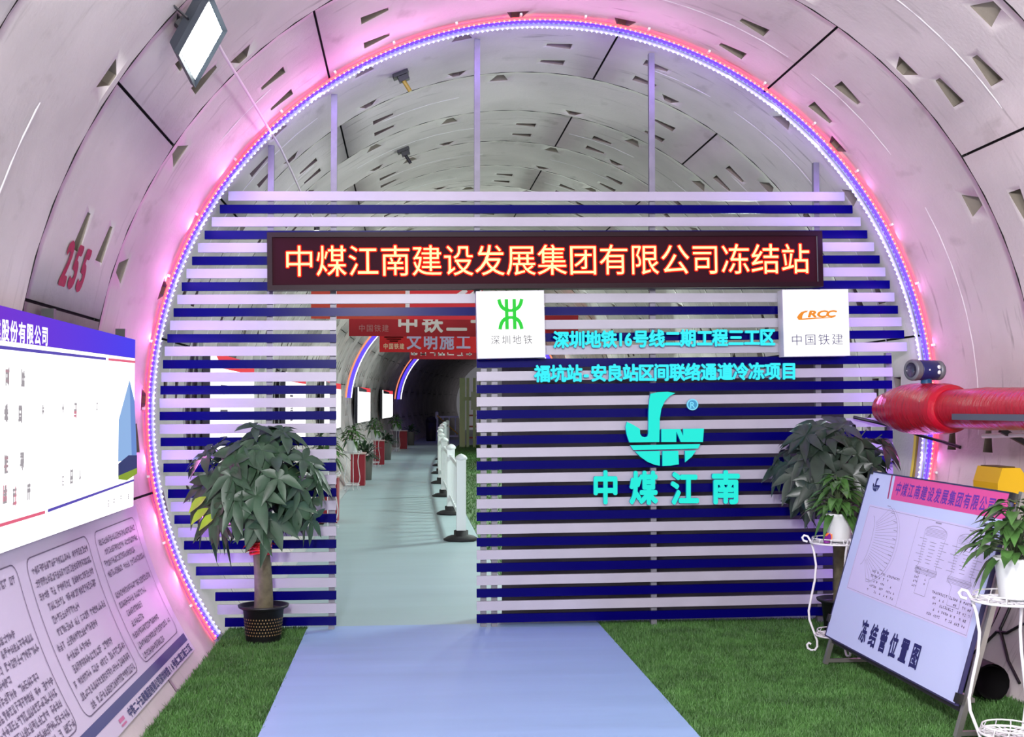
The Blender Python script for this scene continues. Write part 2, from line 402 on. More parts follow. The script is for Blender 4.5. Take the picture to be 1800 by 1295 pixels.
def strip(name, x0, x1, y0, y1, z0, z1, m, n=1, follow=False):
    mb = MB()
    for i in range(n):
        a, b = y0 + (y1 - y0) * i / n, y0 + (y1 - y0) * (i + 1) / n
        B = (lambda y: bend(y)) if follow else (lambda y: 0); Z = (lambda y: rise(y)) if follow else (lambda y: 0)
        vs = [(x + B(y), y, z + Z(y)) for z in (z0, z1) for x, y in ((x0, a), (x1, a), (x1, b), (x0, b))]
        mb.add(vs, [(0, 3, 2, 1), (4, 5, 6, 7), (0, 1, 5, 4), (1, 2, 6, 5), (2, 3, 7, 6), (3, 0, 4, 7)])
    return mb
def vinyl(name, rgb, sc):
    """sheet vinyl with cross-wise ripples"""
    m = mat(name, rgb, 0.45); nt = m.node_tree; p = nt.nodes['Principled BSDF']
    tc = nt.nodes.new('ShaderNodeTexCoord'); mp = nt.nodes.new('ShaderNodeMapping'); mp.inputs['Scale'].default_value = (0.35, sc, 1)
    nz = nt.nodes.new('ShaderNodeTexNoise'); nz.inputs['Scale'].default_value = 2.0; nz.inputs['Detail'].default_value = 4
    bp = nt.nodes.new('ShaderNodeBump'); bp.inputs['Strength'].default_value = 0.25; bp.inputs['Distance'].default_value = 0.02
    hs = nt.nodes.new('ShaderNodeHueSaturation'); hs.inputs['Color'].default_value = lin(rgb) + (1,)
    mr = nt.nodes.new('ShaderNodeMapRange'); mr.inputs[3].default_value = 0.86; mr.inputs[4].default_value = 1.12
    nt.links.new(tc.outputs['Object'], mp.inputs[0]); nt.links.new(mp.outputs[0], nz.inputs['Vector'])
    nt.links.new(nz.outputs['Fac'], bp.inputs['Height']); nt.links.new(bp.outputs[0], p.inputs['Normal'])
    nt.links.new(nz.outputs['Fac'], mr.inputs[0]); nt.links.new(mr.outputs[0], hs.inputs['Value']); nt.links.new(hs.outputs[0], p.inputs['Base Color'])
    return m
o = strip('floor_mat', -1.70, 0.385, 3.0, 8.46, 0.0, 0.03, None).build('floor_mat', vinyl('blue_grey_vinyl', (148, 178, 220), 2.2))
tag(o, 'pale blue vinyl floor mat leading up to the doorway between green turf', 'floor mat')
o = strip('floor_mat', -2.10, -0.14, 8.47, 50, 0.0, 0.02, None, 22, True).build('floor_mat', vinyl('inner_vinyl', (160, 184, 188), 1.2))
tag(o, 'pale grey green floor mat running along the tunnel beyond the doorway', 'floor mat')

def turf(x0, x1, y0, y1, dens, name, label, seed, blade=0.028, follow=False, zb=0.012):
    rs = np.random.RandomState(seed); n = int((x1 - x0) * (y1 - y0) * dens)
    P = np.stack([rs.uniform(x0, x1, n), rs.uniform(y0, y1, n)], 1)
    keep = np.abs(P[:, 0]) < np.sqrt(R * R - AZ * AZ) - 0.005
    P = P[keep]; n = len(P)
    if follow:
        B = 0.0016 * np.maximum(0, P[:, 1] - 18) ** 2; Z = 0.006 * np.maximum(0, P[:, 1] - 12)
    else: B = np.zeros(n); Z = np.zeros(n)
    a = rs.uniform(0, 2 * PI, n); h = blade * rs.uniform(0.6, 1.15, n); w = blade * 0.13; l = rs.normal(0, 0.45, (n, 2)) * h[:, None]
    v = np.zeros((n, 3, 3))
    v[:, 0, 0] = P[:, 0] + B + np.cos(a) * w; v[:, 0, 1] = P[:, 1] + np.sin(a) * w
    v[:, 1, 0] = P[:, 0] + B - np.cos(a) * w; v[:, 1, 1] = P[:, 1] - np.sin(a) * w
    v[:, 2, 0] = P[:, 0] + B + l[:, 0]; v[:, 2, 1] = P[:, 1] + l[:, 1]
    v[:, :2, 2] = (zb - 0.002 + Z)[:, None]; v[:, 2, 2] = zb + Z + h
    xe = math.sqrt(R * R - AZ * AZ) - 0.004
    vs = v.reshape(-1, 3).tolist(); fs = np.arange(3 * n).reshape(-1, 3).tolist()
    b = len(vs); steps = 12 if follow else 1
    for i in range(steps):
        ya, yb = y0 + (y1 - y0) * i / steps, y0 + (y1 - y0) * (i + 1) / steps; k = len(vs)
        xa, xb = max(x0, -xe), min(x1, xe)
        f_ = (lambda x, y, z: (x + (bend(y) if follow else 0), y, z + (rise(y) if follow else 0)))
        vs += [f_(xa, ya, zb), f_(xb, ya, zb), f_(xb, yb, zb), f_(xa, yb, zb)]; fs.append([k, k + 1, k + 2, k + 3])
    me = bpy.data.meshes.new(name); me.from_pydata(vs, [], fs); me.materials.append(M_TURF); me.update()
    o = bpy.data.objects.new(name, me); COL.objects.link(o)
    return tag(o, label, 'turf', kind='stuff')
M_TURF = mat('artificial_turf', (70, 112, 52), 0.6, vary=0.35, scale=5)
turf(-2.30, -1.703, 4.3, 8.5, 15000, 'artificial_turf', 'green artificial turf between the floor mat and the wall with the written panels', 1)
turf(0.388, 2.30, 4.3, 8.5, 15000, 'artificial_turf', 'green artificial turf under the display board easel and plant stands', 2)
turf(-0.13, 2.2, 9.0, 44, 350, 'artificial_turf', 'green artificial turf behind the white fence beyond the doorway', 3, 0.05, True)

# ================================================================== LED ARCH
def light_strip(name, y, th0, th1, m_tube, m_bead, parent, lab, r_off=0.022, step=0.036, rb=0.0095, n=150):
    mb = MB()
    mb.tube([lining(th0 + (th1 - th0) * i / n, y, R - r_off) for i in range(n + 1)], 0.011, 6, 0)
    k = int(math.radians(th1 - th0) * R / step)
    oct_f = [(0, 2, 4), (2, 1, 4), (1, 3, 4), (3, 0, 4), (2, 0, 5), (1, 2, 5), (3, 1, 5), (0, 3, 5)]
    for i in range(k):
        c = lining(th0 + (th1 - th0) * (i + .5) / k, y - 0.004, R - r_off - 0.010)
        mb.add([c + Vector(d) * rb for d in ((1, 0, 0), (-1, 0, 0), (0, 1, 0), (0, -1, 0), (0, 0, 1), (0, 0, -1))], oct_f, 1)
    o = mb.build(name, [m_tube, m_bead], parent); o['label'] = lab; return o
M_SR = mat('red_strip_tube', (200, 90, 90), 0.4, emit=(255, 44, 62), strength=4.0); M_SRb = glow('red_strip_led', (255, 130, 110), 4)
M_SB = mat('blue_strip_tube', (80, 70, 200), 0.4, emit=(46, 24, 255), strength=5.0); M_SBb = glow('blue_strip_led', (110, 110, 255), 3)
M_SW = mat('white_strip_tube', (190, 190, 220), 0.4, emit=(150, 140, 255), strength=1.0); M_SWb = glow('white_strip_led', (215, 222, 255), 3)
ar = thing('led_arch_light', 'big arch of red, blue and white LED strips round the slatted entrance screen', 'LED arch', (0, 8.05, 0))
light_strip('light_strip', 7.97, -123.8, 123.8, M_SR, M_SRb, ar, 'red LED strip')
light_strip('light_strip', 8.055, -123.8, 123.8, M_SB, M_SBb, ar, 'blue LED strip')
light_strip('light_strip', 8.14, -123.8, 123.8, M_SW, M_SWb, ar, 'white LED strip')
# added wash lamps off the strips: pink viewer-side, boosted at left; violet to slats
for i in range(26):
    th = -116 + 232 * i / 25; c = lining(th, 7.86, R - .26); c2 = lining(th, 8.02, R - .16)
    k = 1.5 if th < -20 else (.8 if th < 20 else .5)
    for p, tgt, col, pw in ((c, lining(th, 6.2, R + .30), (1.0, .27, .88), 1.35 * k), (c2, lining(th, 8.75, R - .75), (.40, .24, 1.0), 1.9)):
        l = lamp('added_strip_wash', p, tgt, .62, pw, col, .06); l.parent = ar; l.matrix_parent_inverse = Matrix.Translation((0, -8.05, 0))
        l.rotation_euler = ((Vector(tgt) - Vector(p)).to_track_quat('-Z', 'Y')).to_euler()
for i in range(26):
    mb = MB()
    th = -118 + 236 * i / 25; c = lining(th, 7.93, R - 0.006); t = math.radians(th)
    M = Matrix.Translation(c) @ Matrix.Rotation(t, 4, 'Y')
    mb.box((-.008, -.02, -.012), (.008, .02, .004), 0, M)
    mb.build('clip', M_POTW, ar)

# ================================================================== SLATTED SCREEN
YW = 8.30
scr = thing('slatted_screen', 'blue and white slatted entrance screen with a doorway, across the tunnel under the LED arch', 'screen', (0, YW, 0))
left_end = {0: 387, 1: 375, 2: 363, 3: 345, 4: 335, 5: 322, 6: 312, 7: 310, 8: 302, 9: 294, 10: 289, 11: 287, 12: 284, 13: 278, 14: 275, 15: 276, 16: 276, 17: 275, 18: 276, 19: 277,
            20: 278, 21: 282, 22: 285, 23: 288, 24: 292, 25: 298, 26: 306, 27: 323, 28: 326, 29: 344, 30: 352, 31: 378, 32: 382, 33: 395}
right_end = {0: 1502, 1: 1518, 2: 1530, 3: 1545, 4: 1555, 5: 1568, 6: 1575, 7: 1584, 8: 1582, 9: 1596, 10: 1592, 11: 1603, 12: 1608, 13: 1568, 14: 1569, 15: 1569, 16: 1541, 17: 1541}
LD, RD = 591, 838                                           # door edges
yl = lambda i: 344 + 22.76 * i
yr = lambda i: 345.6 + 22.05 * i
yd = lambda i: 347 + 22.45 * i
for i in range(34):
    white = i % 2 == 0; hh = 0.066 if white else 0.060
    L, Rr = left_end[i], right_end.get(i, 1570 if i < 24 else 1464)
    def yat(u): return yl(i) + (yd(i) - yl(i)) * (u - 330) / 508 if u <= 838 else yd(i) + (yr(i) - yd(i)) * (u - 838) / 662
    runs = [(L, Rr)] if i < 10 else [(L, LD), (RD, Rr)]
    for (u0, u1) in runs:
        a = on_y(u0, yat(u0), YW); b = on_y(u1, yat(u1), YW)
        if i < 10: a = on_y(u0, yl(i), YW); b = on_y(u1, yr(i), YW)
        for p, s in ((a, -1), (b, 1)):
            lim = wall_x(p.z, YW, R - 0.035)
            if abs(p.x) > lim: p.x = s * lim
        dz = 0.0 if white else 0.006
        mb = MB(); mb.bar(a + Vector((0, .012 + dz, 0)), b + Vector((0, .012 + dz, 0)), 0.024, hh)
        o = mb.build('slat', M_SLATW if white else M_SLATB, scr)
        o['label'] = 'white slat' if white else 'blue slat'
posts = [(474, 240, 1100), (585, 162, 1100), (838, 67, 520), (850, 560, 1103), (869, 600, 1103), (1147, 107, 1103), (1437, 250, 1103), (1561, 620, 840)]
for (u, v0, v1) in posts:
    yp = YW + 0.06 + (0.04 if u == 868 else 0)
    x = on_y(u, 700, yp).x
    top = on_y(u, v0, yp).z; zc = AZ + wall_x(AZ + x, 0, R) - 0.012       # stop at the lining
    zc = AZ + math.sqrt(max(0.01, (R - 0.012) ** 2 - (abs(x) + 0.02) ** 2))
    top = min(top, zc) if v0 > 300 else zc
    bot = max(0.001, AZ - math.sqrt((R - 0.02) ** 2 - (abs(x) + 0.02) ** 2)) if abs(x) > 2.2 else 0.001
    if v1 < 600 and u == 838: bot = on_y(u, 520, yp).z
    if u == 1561: bot = on_y(u, 840, yp).z
    mb = MB(); mb.box((x - .021, yp - .021, bot), (x + .021, yp + .021, top))
    mb.build('post', M_STEEL, scr)

# dark sheet hung a little way behind the closed part of the screen
mb = MB(); xa, xb, n = on_y(882, 700, 8.9).x, 2.42, 40; zt_ = on_y(1100, 630, 8.9).z
def sheet(x, z, d): return Vector((x, 8.9 + .03 * math.sin(x * 9) + d, z))
for i in range(n):
    x0, x1 = xa + (xb - xa) * i / n, xa + (xb - xa) * (i + 1) / n
    lo = lambda x: max(.012, AZ - wall_x(AZ + min(2.7, x), 0, R - .02)) if x > 2.2 else .012
    for d, f in ((0, (0, 1, 2, 3)), (.006, (3, 2, 1, 0))): mb.add([sheet(x0, lo(x0), d), sheet(x1, lo(x1), d), sheet(x1, zt_, d), sheet(x0, zt_, d)], [f], 0, True)
o = mb.build('backing_sheet', mat('dark_tarpaulin', (62, 58, 64), 0.7)); tag(o, 'dark grey sheet hanging close behind the closed side of the slatted screen', 'sheet')

# ================================================================== LED TEXT SIGN
fn, w, h = frame_y(8.20, (470, 409), (1445, 406), (1445, 504), (470, 510))
sg = thing('led_sign', 'long dark LED sign with glowing red and yellow Chinese characters above the doorway', 'LED sign', fn(w / 2, 0))
mb = MB(); b = 0.035
fbox(mb, fn, 0, w, 0, b, -.085, .018); fbox(mb, fn, 0, w, h - b, h, -.085, .018); fbox(mb, fn, 0, b, b, h - b, -.085, .018); fbox(mb, fn, w - b, w, b, h - b, -.085, .018)
fbox(mb, fn, b, w - b, b, h - b, -.085, -.02)
mb.build('housing', M_FRAME, sg)
mb = MB(); fbox(mb, fn, b, w - b, b, h - b, -.0195, 0.0); mb.build('display_face', M_MAROON, sg)
mb = MB(); fbox(mb, fn, w - b - .004, w - b, b, h - b, 0.0005, 0.006); mb.build('trim_strip', M_STEEL, sg)
M_LEDR = glow('red_led_halo', (255, 30, 14), 1.5); M_LEDY = glow('amber_led_core', (255, 206, 130), 2.6)  # wide red layer paints the letters' glow halo, amber their overexposed core
xs = lambda u: (u - 470) / 975 * w
for k, ch in enumerate('中煤江南建设发展集团有限公司冻结站'):
    cx = xs(524 + (1396 - 524) * k / 16); mb = MB()
    put_glyph(mb, ch, fn, cx, h * 0.505, 0.222, 0.232, 0.034, z=0.003, mi=0)
    put_glyph(mb, ch, fn, cx, h * 0.505, 0.222, 0.232, -0.002, z=0.005, mi=1)
    mb.build('character', [M_LEDR, M_LEDY], sg)

# ================================================================== SQUARE LIGHT BOXES
M_LBW = glow('backlit_white_acrylic', (255, 255, 255), 1.25)
def light_box(label, c):
    fn, w, h = frame_y(8.16, *c)
    t = thing('light_box_sign', label, 'light box', fn(w / 2, 0), 'square light box signs on the screen')
    mb = MB(); fbox(mb, fn, 0, w, 0, h, -.11, 0); mb.build('housing', mat('light_box_side', (196, 196, 204), 0.4), t)
    mb = MB(); fbox(mb, fn, .004, w - .004, .004, h - .004, .0003, .006); mb.build('lit_face', M_LBW, t)
    return t, fn, w, h
t, fn, w, h = light_box('square white light box with green emblem beside the top of the doorway', ((837, 512), (957, 510), (958, 628), (839, 630)))
px = lambda x, y: ((x - 88) / 597 * w, (655 - y) / 600 * h)          # measured on a 5x crop
M_GREEN = glow('green_backlit_film', (60, 222, 74), 0.95)
mb = MB(); z = .0075; sw = 30 / 597 * w
P = lambda pts: [px(*p) for p in pts]
stroke(mb, P([(352, 140), (352, 390)]), sw, fn, z); stroke(mb, P([(420, 140), (420, 390)]), sw, fn, z)
def arc(p0, p1, p2, n=8): return [((1 - t) ** 2 * p0[0] + 2 * t * (1 - t) * p1[0] + t * t * p2[0], (1 - t) ** 2 * p0[1] + 2 * t * (1 - t) * p1[1] + t * t * p2[1]) for t in [i / n for i in range(n + 1)]]
for a in (arc((288, 140), (300, 215), (360, 228)), arc((484, 140), (472, 215), (412, 228)), arc((292, 390), (304, 310), (360, 298)), arc((480, 390), (468, 310), (412, 298))): stroke(mb, P(a), sw, fn, z)
stroke(mb, P([(345, 232), (428, 232)]), sw * .8, fn, z); stroke(mb, P([(345, 294), (428, 294)]), sw * .8, fn, z)
mb.build('emblem', M_GREEN, t)
mb = MB(); put_text(mb, '深圳地铁', fn, px(200, 0)[0], px(580, 0)[0], px(0, 492)[1], 88 / 600 * h, -0.004, z=z, fill=.85); mb.build('lettering', glow('grey_backlit_film', (120, 116, 128), 0.75), t)
t, fn, w, h = light_box('square white light box with orange emblem at the upper end of the screen', ((1376, 509), (1492, 508), (1493, 625), (1377, 627)))
px = lambda x, y: ((x - 1080) / 583 * w, (625 - y) / 583 * h)
M_ORANGE = glow('orange_backlit_film', (250, 150, 50), 0.95)
mb = MB(); z = .0075
mb.prism(P([(1200, 285), (1215, 262), (1240, 238), (1275, 228), (1300, 228), (1290, 240), (1265, 248), (1250, 270), (1246, 295), (1380, 288), (1535, 288), (1500, 296), (1380, 298), (1250, 308), (1215, 308)])[::-1], lambda x, y, q: fn(x, y, q + .0062), .0012)
for ch, u in (('R', 1345), ('C', 1425), ('C', 1505)): put_glyph(mb, ch, fn, px(u, 0)[0], px(0, 254)[1], 86 / 583 * w * 1.5, 78 / 583 * h, 0.05, z=z, shear=0.35)
mb.build('emblem', M_ORANGE, t)
mb = MB(); put_text(mb, '中国铁建', fn, px(1135, 0)[0], px(1612, 0)[0], px(0, 480)[1], 104 / 583 * h, -0.006, z=z, fill=.9); mb.build('lettering', glow('violet_backlit_film', (98, 88, 140), 0.8), t)

# ================================================================== CYAN LETTERS AND EMBLEM ON THE SCREEN
YL = 8.255
def face_fn(Y):
    return lambda u, v, z=0.0: on_y(u, v, Y) + Vector((0, -z, 0))
def lettering(text, label, u0, v0, u1, v1, hpx, bold, m):
    fn = face_fn(YL); st = (u1 - u0) / len(text)
    t = thing('raised_lettering', label, 'sign lettering', on_y((u0 + u1) / 2, v0 + hpx / 2, YL), 'cyan lettering on the screen')
    for i, ch in enumerate(text):
        u = u0 + st * (i + .5); v = v0 + (v1 - v0) * (i + .5) / len(text); mb = MB()
        f2 = lambda x, y, z: fn(u + x, v - y, z)
        put_glyph(mb, ch, f2, 0, 0, st * (0.98 if ord(ch) > 255 else 1.25), hpx * (1 if ord(ch) > 255 else 1.12), bold, depth=0.026, z=-.012, mi=0, side=1)
        mb.build('character', [m, M_CYANSIDE], t)
    return t
def lettering_cells(cells, label, hpx, bold, m):
    fn = face_fn(YL); u_, v_ = cells[len(cells) // 2][1:3]
    t = thing('raised_lettering', label, 'sign lettering', on_y(u_, v_ + hpx / 2, YL), 'cyan lettering on the screen')
    for ch, u, v, wpx in cells:
        mb = MB(); f2 = lambda x, y, z: fn(u + x, v - y, z)
        put_glyph(mb, ch, f2, 0, 0, wpx, hpx, bold, depth=0.026, z=-.012, mi=0, side=1)
        mb.build('character', [m, M_CYANSIDE], t)
    return t
c1 = [('深', 986), ('圳', 1014), ('地', 1042), ('铁', 1070), ('1', 1090.5), ('6', 1104), ('号', 1126), ('线', 1154), ('二', 1182), ('期', 1209), ('工', 1238), ('程', 1265), ('三', 1293), ('工', 1321), ('区', 1348)]
lettering_cells([(ch, u, 597 - (u - 986) * 0.0125, 28.5 if ord(ch) > 255 else 26) for ch, u in c1], 'upper line of small cyan glowing characters between the two square light boxes', 31, 0.040, M_CYAN2)
c2 = '福坑站-安良站区间联络通道冷冻项目'
us = [953, 981, 1009, 1030, 1052, 1080, 1108, 1135, 1162, 1190, 1217, 1245, 1274, 1301, 1329, 1357, 1386]
lettering_cells([(ch, u, 656.5 - (u - 953) * 0.011, 28.5) for ch, u in zip(c2, us)], 'second line of small cyan glowing characters, just above the round emblem', 31, 0.040, M_CYAN2)
lettering_cells([('中', 1064, 856, 47), ('煤', 1131, 857, 50), ('江', 1203, 858, 50), ('南', 1275, 856, 51)], 'row of four large cyan brush style characters under the round emblem', 60, 0.040, M_CYAN)
# round emblem
fn = face_fn(YL)
cp = lambda p: (1020 + p[0] / 5.63, 670 + p[1] / 5.63)
em = thing('company_emblem', 'round cyan glowing company emblem with tall letter J above four large characters', 'emblem', on_y(1165, 818, YL))
PIECES = [('emblem_segment', [(690, 125), (760, 108), (860, 104), (936, 116), (880, 146), (832, 196), (798, 270), (782, 370), (778, 600), (482, 604), (456, 530), (443, 450), (457, 400), (520, 430), (585, 470), (588, 520), (605, 545), (635, 553), (660, 545), (668, 515), (671, 300), (678, 180)]),
          ('emblem_segment', [(797, 472), (985, 472), (1012, 540), (1012, 470), (1218, 466), (1208, 600), (990, 600), (945, 495), (945, 600), (797, 600)]),
          ('emblem_segment', [(490, 632), (1182, 620), (1160, 664), (522, 680)]),
          ('emblem_segment', [(538, 692), (783, 688), (783, 834), (735, 826), (660, 795), (590, 745)]),
          ('emblem_segment', [(808, 688), (965, 686), (970, 820), (890, 833), (808, 836)]),
          ('emblem_segment', [(1030, 686), (1140, 683), (1098, 745), (1032, 800)])]
for nm, poly in PIECES:
    mb = MB(); mb.prism([cp(p) for p in poly][::-1], lambda x, y, z: fn(x, y, z - .012), 0.03, 0, 1); mb.build(nm, [M_CYAN, M_CYANSIDE], em)
mb = MB(); c0 = (1110, 230)
ring_o = [(c0[0] + 57 * math.cos(2 * PI * i / 32), c0[1] + 57 * math.sin(2 * PI * i / 32)) for i in range(32)]
ring_i = [(c0[0] + 44 * math.cos(2 * PI * i / 32), c0[1] + 44 * math.sin(2 * PI * i / 32)) for i in range(32)]
mb.prism([cp(p) for p in ring_o][::-1], lambda x, y, z: fn(x, y, z - .012), 0.014, 1, 1)
for i in range(32):
    j = (i + 1) % 32; mb.quad(*[fn(*cp(p), .003) for p in (ring_o[i], ring_i[i], ring_i[j], ring_o[j])], 0)
put_glyph(mb, 'R', lambda x, y, z: fn(cp(c0)[0] + x, cp(c0)[1] - y, z), 0, 0, 15, 15, 0.02, z=.004)
mb.build('registered_mark', [glow('pale_blue_lit_acrylic', (130, 220, 250), 1.0), M_CYANSIDE], em)

# ================================================================== FLOODLIGHT AND ITS CABLE
c = on_lining(330, 60); t0 = on_y(347, 72, 5.45)
fl = thing('floodlight', 'dark floodlight with bright white lens mounted high on the pink lit tunnel wall', 'floodlight', t0)
# the lens as measured (a tilted rectangle), its housing behind it
cor = [(368, 3), (389, 55), (343, 138), (318, 92)]
dist = [5.30, 5.52, 5.62, 5.40]
Lc = [on_y(u, v, d) for (u, v), d in zip(cor, dist)]
ctr = sum(Lc, Vector()) / 4; ex = (Lc[1] - Lc[0] + Lc[2] - Lc[3]) / 2; ey = (Lc[3] - Lc[0] + Lc[2] - Lc[1]) / 2
nrm = ex.cross(ey).normalized()
if nrm.dot(EYE - ctr) < 0: nrm = -nrm
def lf(x, y, z): return ctr + ex * x + ey * y + nrm * z
mb = MB()
out = [(-.62, -.60), (.62, -.60), (.62, .60), (-.62, .60)]; inn = [(-.5, -.5), (.5, -.5), (.5, .5), (-.5, .5)]
bk = [(-.52, -.5), (.52, -.5), (.52, .5), (-.52, .5)]
vs = [lf(x, y, .012) for x, y in out] + [lf(x, y, .0) for x, y in inn] + [lf(x, y, -.02) for x, y in out] + [lf(x, y, -.075) for x, y in bk]
fs = []
for i in range(4):
    j = (i + 1) % 4; fs += [(i, j, 4 + j, 4 + i), (j, i, 8 + i, 8 + j), (8 + j, 8 + i, 12 + i, 12 + j)]
fs.append((15, 14, 13, 12)); mb.add(vs, fs)
for k in range(5):
    x = -.4 + .2 * k; a, b_ = lf(x, -.45, -.08), lf(x, .45, -.08); mb.bar(a, b_, 0.006, 0.02, nrm)
mb.build('housing', mat('floodlight_housing', (70, 76, 84), 0.45, 0.4), fl)
mb = MB(); mb.add([lf(x, y, .002) for x, y in inn], [(0, 1, 2, 3)]); mb.build('lens', glow('floodlight_lens', (244, 255, 250), 60.0), fl)
wp = lining(math.degrees(math.atan2(ctr.x, ctr.z - AZ)), ctr.y, R - .004)
mb = MB()
for s in (-1, 1):
    a = lf(s * .66, 0, -.03); mb.bar(a, a + (wp - ctr) * 0.97, 0.006, 0.04, nrm)
mb.bar(wp + ex * -.66, wp + ex * .66, .03, .01)
mb.bar(wp, wp.lerp(lf(0, 0, -.07), .5), .05, .05)
mb.build('bracket', M_DARK, fl)
mb = MB()
cable_px = [(384, 78, 5.6), (395, 98, 5.75), (432, 158, 6.7), (470, 222, 7.7), (492, 258, 8.4), (512, 300, 8.9), (528, 336, 9.4), (545, 372, 9.9), (556, 400, 10.2)]
mb.tube([on_y(*p) for p in cable_px], 0.008, 6); mb.build('power_cable', mat('white_cable', (212, 196, 206), 0.5))
tag(bpy.data.objects['power_cable'], 'white power cable slung from the floodlight over the slatted screen', 'cable')

# small bulb lamp hanging behind the screen above the LED sign
p = on_y(557, 404, 10.2); bl = thing('hanging_lamp', 'small white lamp hanging behind the slats just above the LED sign', 'lamp', p)
mb = MB(); mb.lathe([(.001, .05), (.022, .05), (.026, .0), (.02, -.02)], p, 12); mb.build('socket', M_BLACK, bl)
mb = MB(); mb.lathe([(.024, -.005), (.04, -.03), (.03, -.065), (.001, -.08)], p, 12); mb.build('bulb', glow('bulb_glow', (255, 255, 245), 3.0), bl)

# ================================================================== LEFT: BACKLIT BOARD AND BANNER ON THE WALL
XS = -2.62
mb = MB(); zt, zb_ = H + 0.412, H - 0.578; y0, y1 = 3.9, 7.13
wl = thing('wall_light_box', 'large glowing white notice light box with blue header on the near curved wall', 'light box', (XS, 5.5, zb_))
sfn = lambda y, z, d=0.0: Vector((XS + d, y, z))
mb = MB(); mb.box((XS - .05, y0, zb_), (XS - .002, y1, zt)); mb.build('housing', mat('light_box_frame', (150, 150, 160), 0.4, 0.5), wl)
mb = MB(); mb.quad(sfn(y0, zb_), sfn(y1 + .1 * 0, zb_), sfn(y1, H + .30), sfn(y0, H + .262)); mb.build('lit_face', glow('backlit_white_film', (255, 253, 255), 1.6), wl)
mb = MB(); mb.quad(sfn(y0, H + .262, .001), sfn(y1, H + .302, .001), sfn(y1, zt, .001), sfn(y0, zt, .001)); mb.build('header_panel', emit_ramp('blue_backlit_film', ((120, 56, 220), (70, 66, 250)), 1, 4.8, 7.0, 0.9), wl)
mb = MB()
put_text(mb, '中国铁建股份有限公司', lambda y, z, d: sfn(y, z + (y - 5.4) * .014, d), 4.40, 5.43, H + .325, .092, 0.03, z=.003, fill=.92)
mb.build('lettering', glow('white_backlit_letter', (255, 255, 255), 1.3), wl)
mb = MB()
mb.quad(sfn(y0, H + .225, .002), sfn(6.45, H + .262, .002), sfn(6.45, H + .275, .002), sfn(y0, H + .240, .002), 0)
mb.quad(sfn(6.5, H + .262, .002), sfn(y1, H + .272, .002), sfn(y1, H + .286, .002), sfn(6.5, H + .275, .002), 1)
mb.quad(sfn(y0, H - .475, .002), sfn(5.42, H - .470, .002), sfn(5.42, H - .456, .002), sfn(y0, H - .461, .002), 1)
mb.quad(sfn(5.46, H - .468, .002), sfn(y1, H - .430, .002), sfn(y1, H - .418, .002), sfn(5.46, H - .454, .002), 0)
mb.build('rule_line', [glow('blue_backlit_rule', (96, 84, 190), 0.9), glow('red_backlit_rule', (240, 110, 140), 0.9)], wl)
mb = MB(); rnd = random.Random(5)
faint = [((12, 662), 3, 1), ((40, 665), 2, 0), ((10, 725), 3, 0), ((35, 728), 2, 0), ((75, 720), 1, 0), ((110, 718), 1, 0), ((132, 722), 2, 1), ((170, 715), 1, 0),
         ((10, 815), 3, 1), ((38, 810), 2, 0), ((8, 868), 3, 1), ((25, 872), 2, 1), ((50, 865), 2, 0), ((110, 845), 1, 0), ((125, 838), 2, 0), ((140, 834), 1, 0), ((190, 885), 1, 0), ((200, 881), 1, 0), ((212, 877), 1, 0), ((225, 872), 1, 0)]
for (u, v), k, red in faint:
    p = on_x(u, v, XS); s_ = .05 if k > 1 else .03
    for q in range(k): tiny_writing(mb, lambda y, z, d: sfn(y, z, d), p.y, p.z, s_, s_ * 1.6, rnd, .002, 1 if red and q == 0 else 0)
mb.build('faint_writing', [glow('washed_grey_film', (176, 170, 176), 0.9), glow('washed_red_film', (226, 140, 160), 0.9)], wl)
mb = MB(); bx = lambda u, v, d=.002: on_x(u, v, XS) + Vector((d, 0, 0))
def poly_x(pts, mi, d): mb.add([bx(u, v, d) for u, v in pts], [tuple(range(len(pts)))], mi)
poly_x([(208, 738), (227, 668), (236, 706), (240, 806), (207, 811)], 0, .002)
poly_x([(227, 668), (236, 706), (240, 806), (231, 806)], 1, .0025)
poly_x([(207, 815), (225, 800), (240, 800), (240, 826), (207, 838)], 2, .003)
poly_x([(207, 836), (240, 822), (240, 832), (222, 844), (207, 842)], 3, .0035)
mb.build('tower_picture', [glow('tower_blue_film', (150, 190, 240), 0.9), glow('tower_shade_film', (110, 150, 220), 0.9), glow('tower_dark_film', (52, 66, 116), 0.9), glow('tower_green_film', (150, 180, 50), 0.8)], wl)
for yk in (5.55, 6.92): mb = MB(); mb.box((XS - .06, yk - .02, zt - .004), (XS - .005, yk + .02, zt + .05)); mb.build('hanger', M_BLACK, wl)

# banner on the curved wall under the light box
bn_r = R - 0.016
def bf(y, a, d=0.0): return lining(a, y, bn_r - d)          # y along the tunnel, a in degrees round the lining
TB, BB = -102.2, -122.6
bn = thing('wall_banner', 'pale lilac text banner with rounded columns stuck on the curved wall below the light box', 'banner', lining(BB, 5.6, bn_r))
mb = MB(); n = 14; Y1 = 7.42; Y0 = 3.9
for i in range(n):
    a, b_ = BB + (TB - BB) * i / n, BB + (TB - BB) * (i + 1) / n
    mb.add([bf(Y0, a), bf(Y1, a), bf(Y1, b_), bf(Y0, b_)], [(0, 1, 2, 3)], 0, True)
    mb.add([bf(Y0, a, -.01), bf(Y1, a, -.01), bf(Y1, b_, -.01), bf(Y0, b_, -.01)], [(3, 2, 1, 0)], 0, True)
    mb.add([bf(Y1, a), bf(Y1, a, -.01), bf(Y1, b_, -.01), bf(Y1, b_)], [(0, 1, 2, 3)], 0)
mb.build('sheet', mat('banner_vinyl', (196, 184, 206), 0.5), bn)
mb = MB()
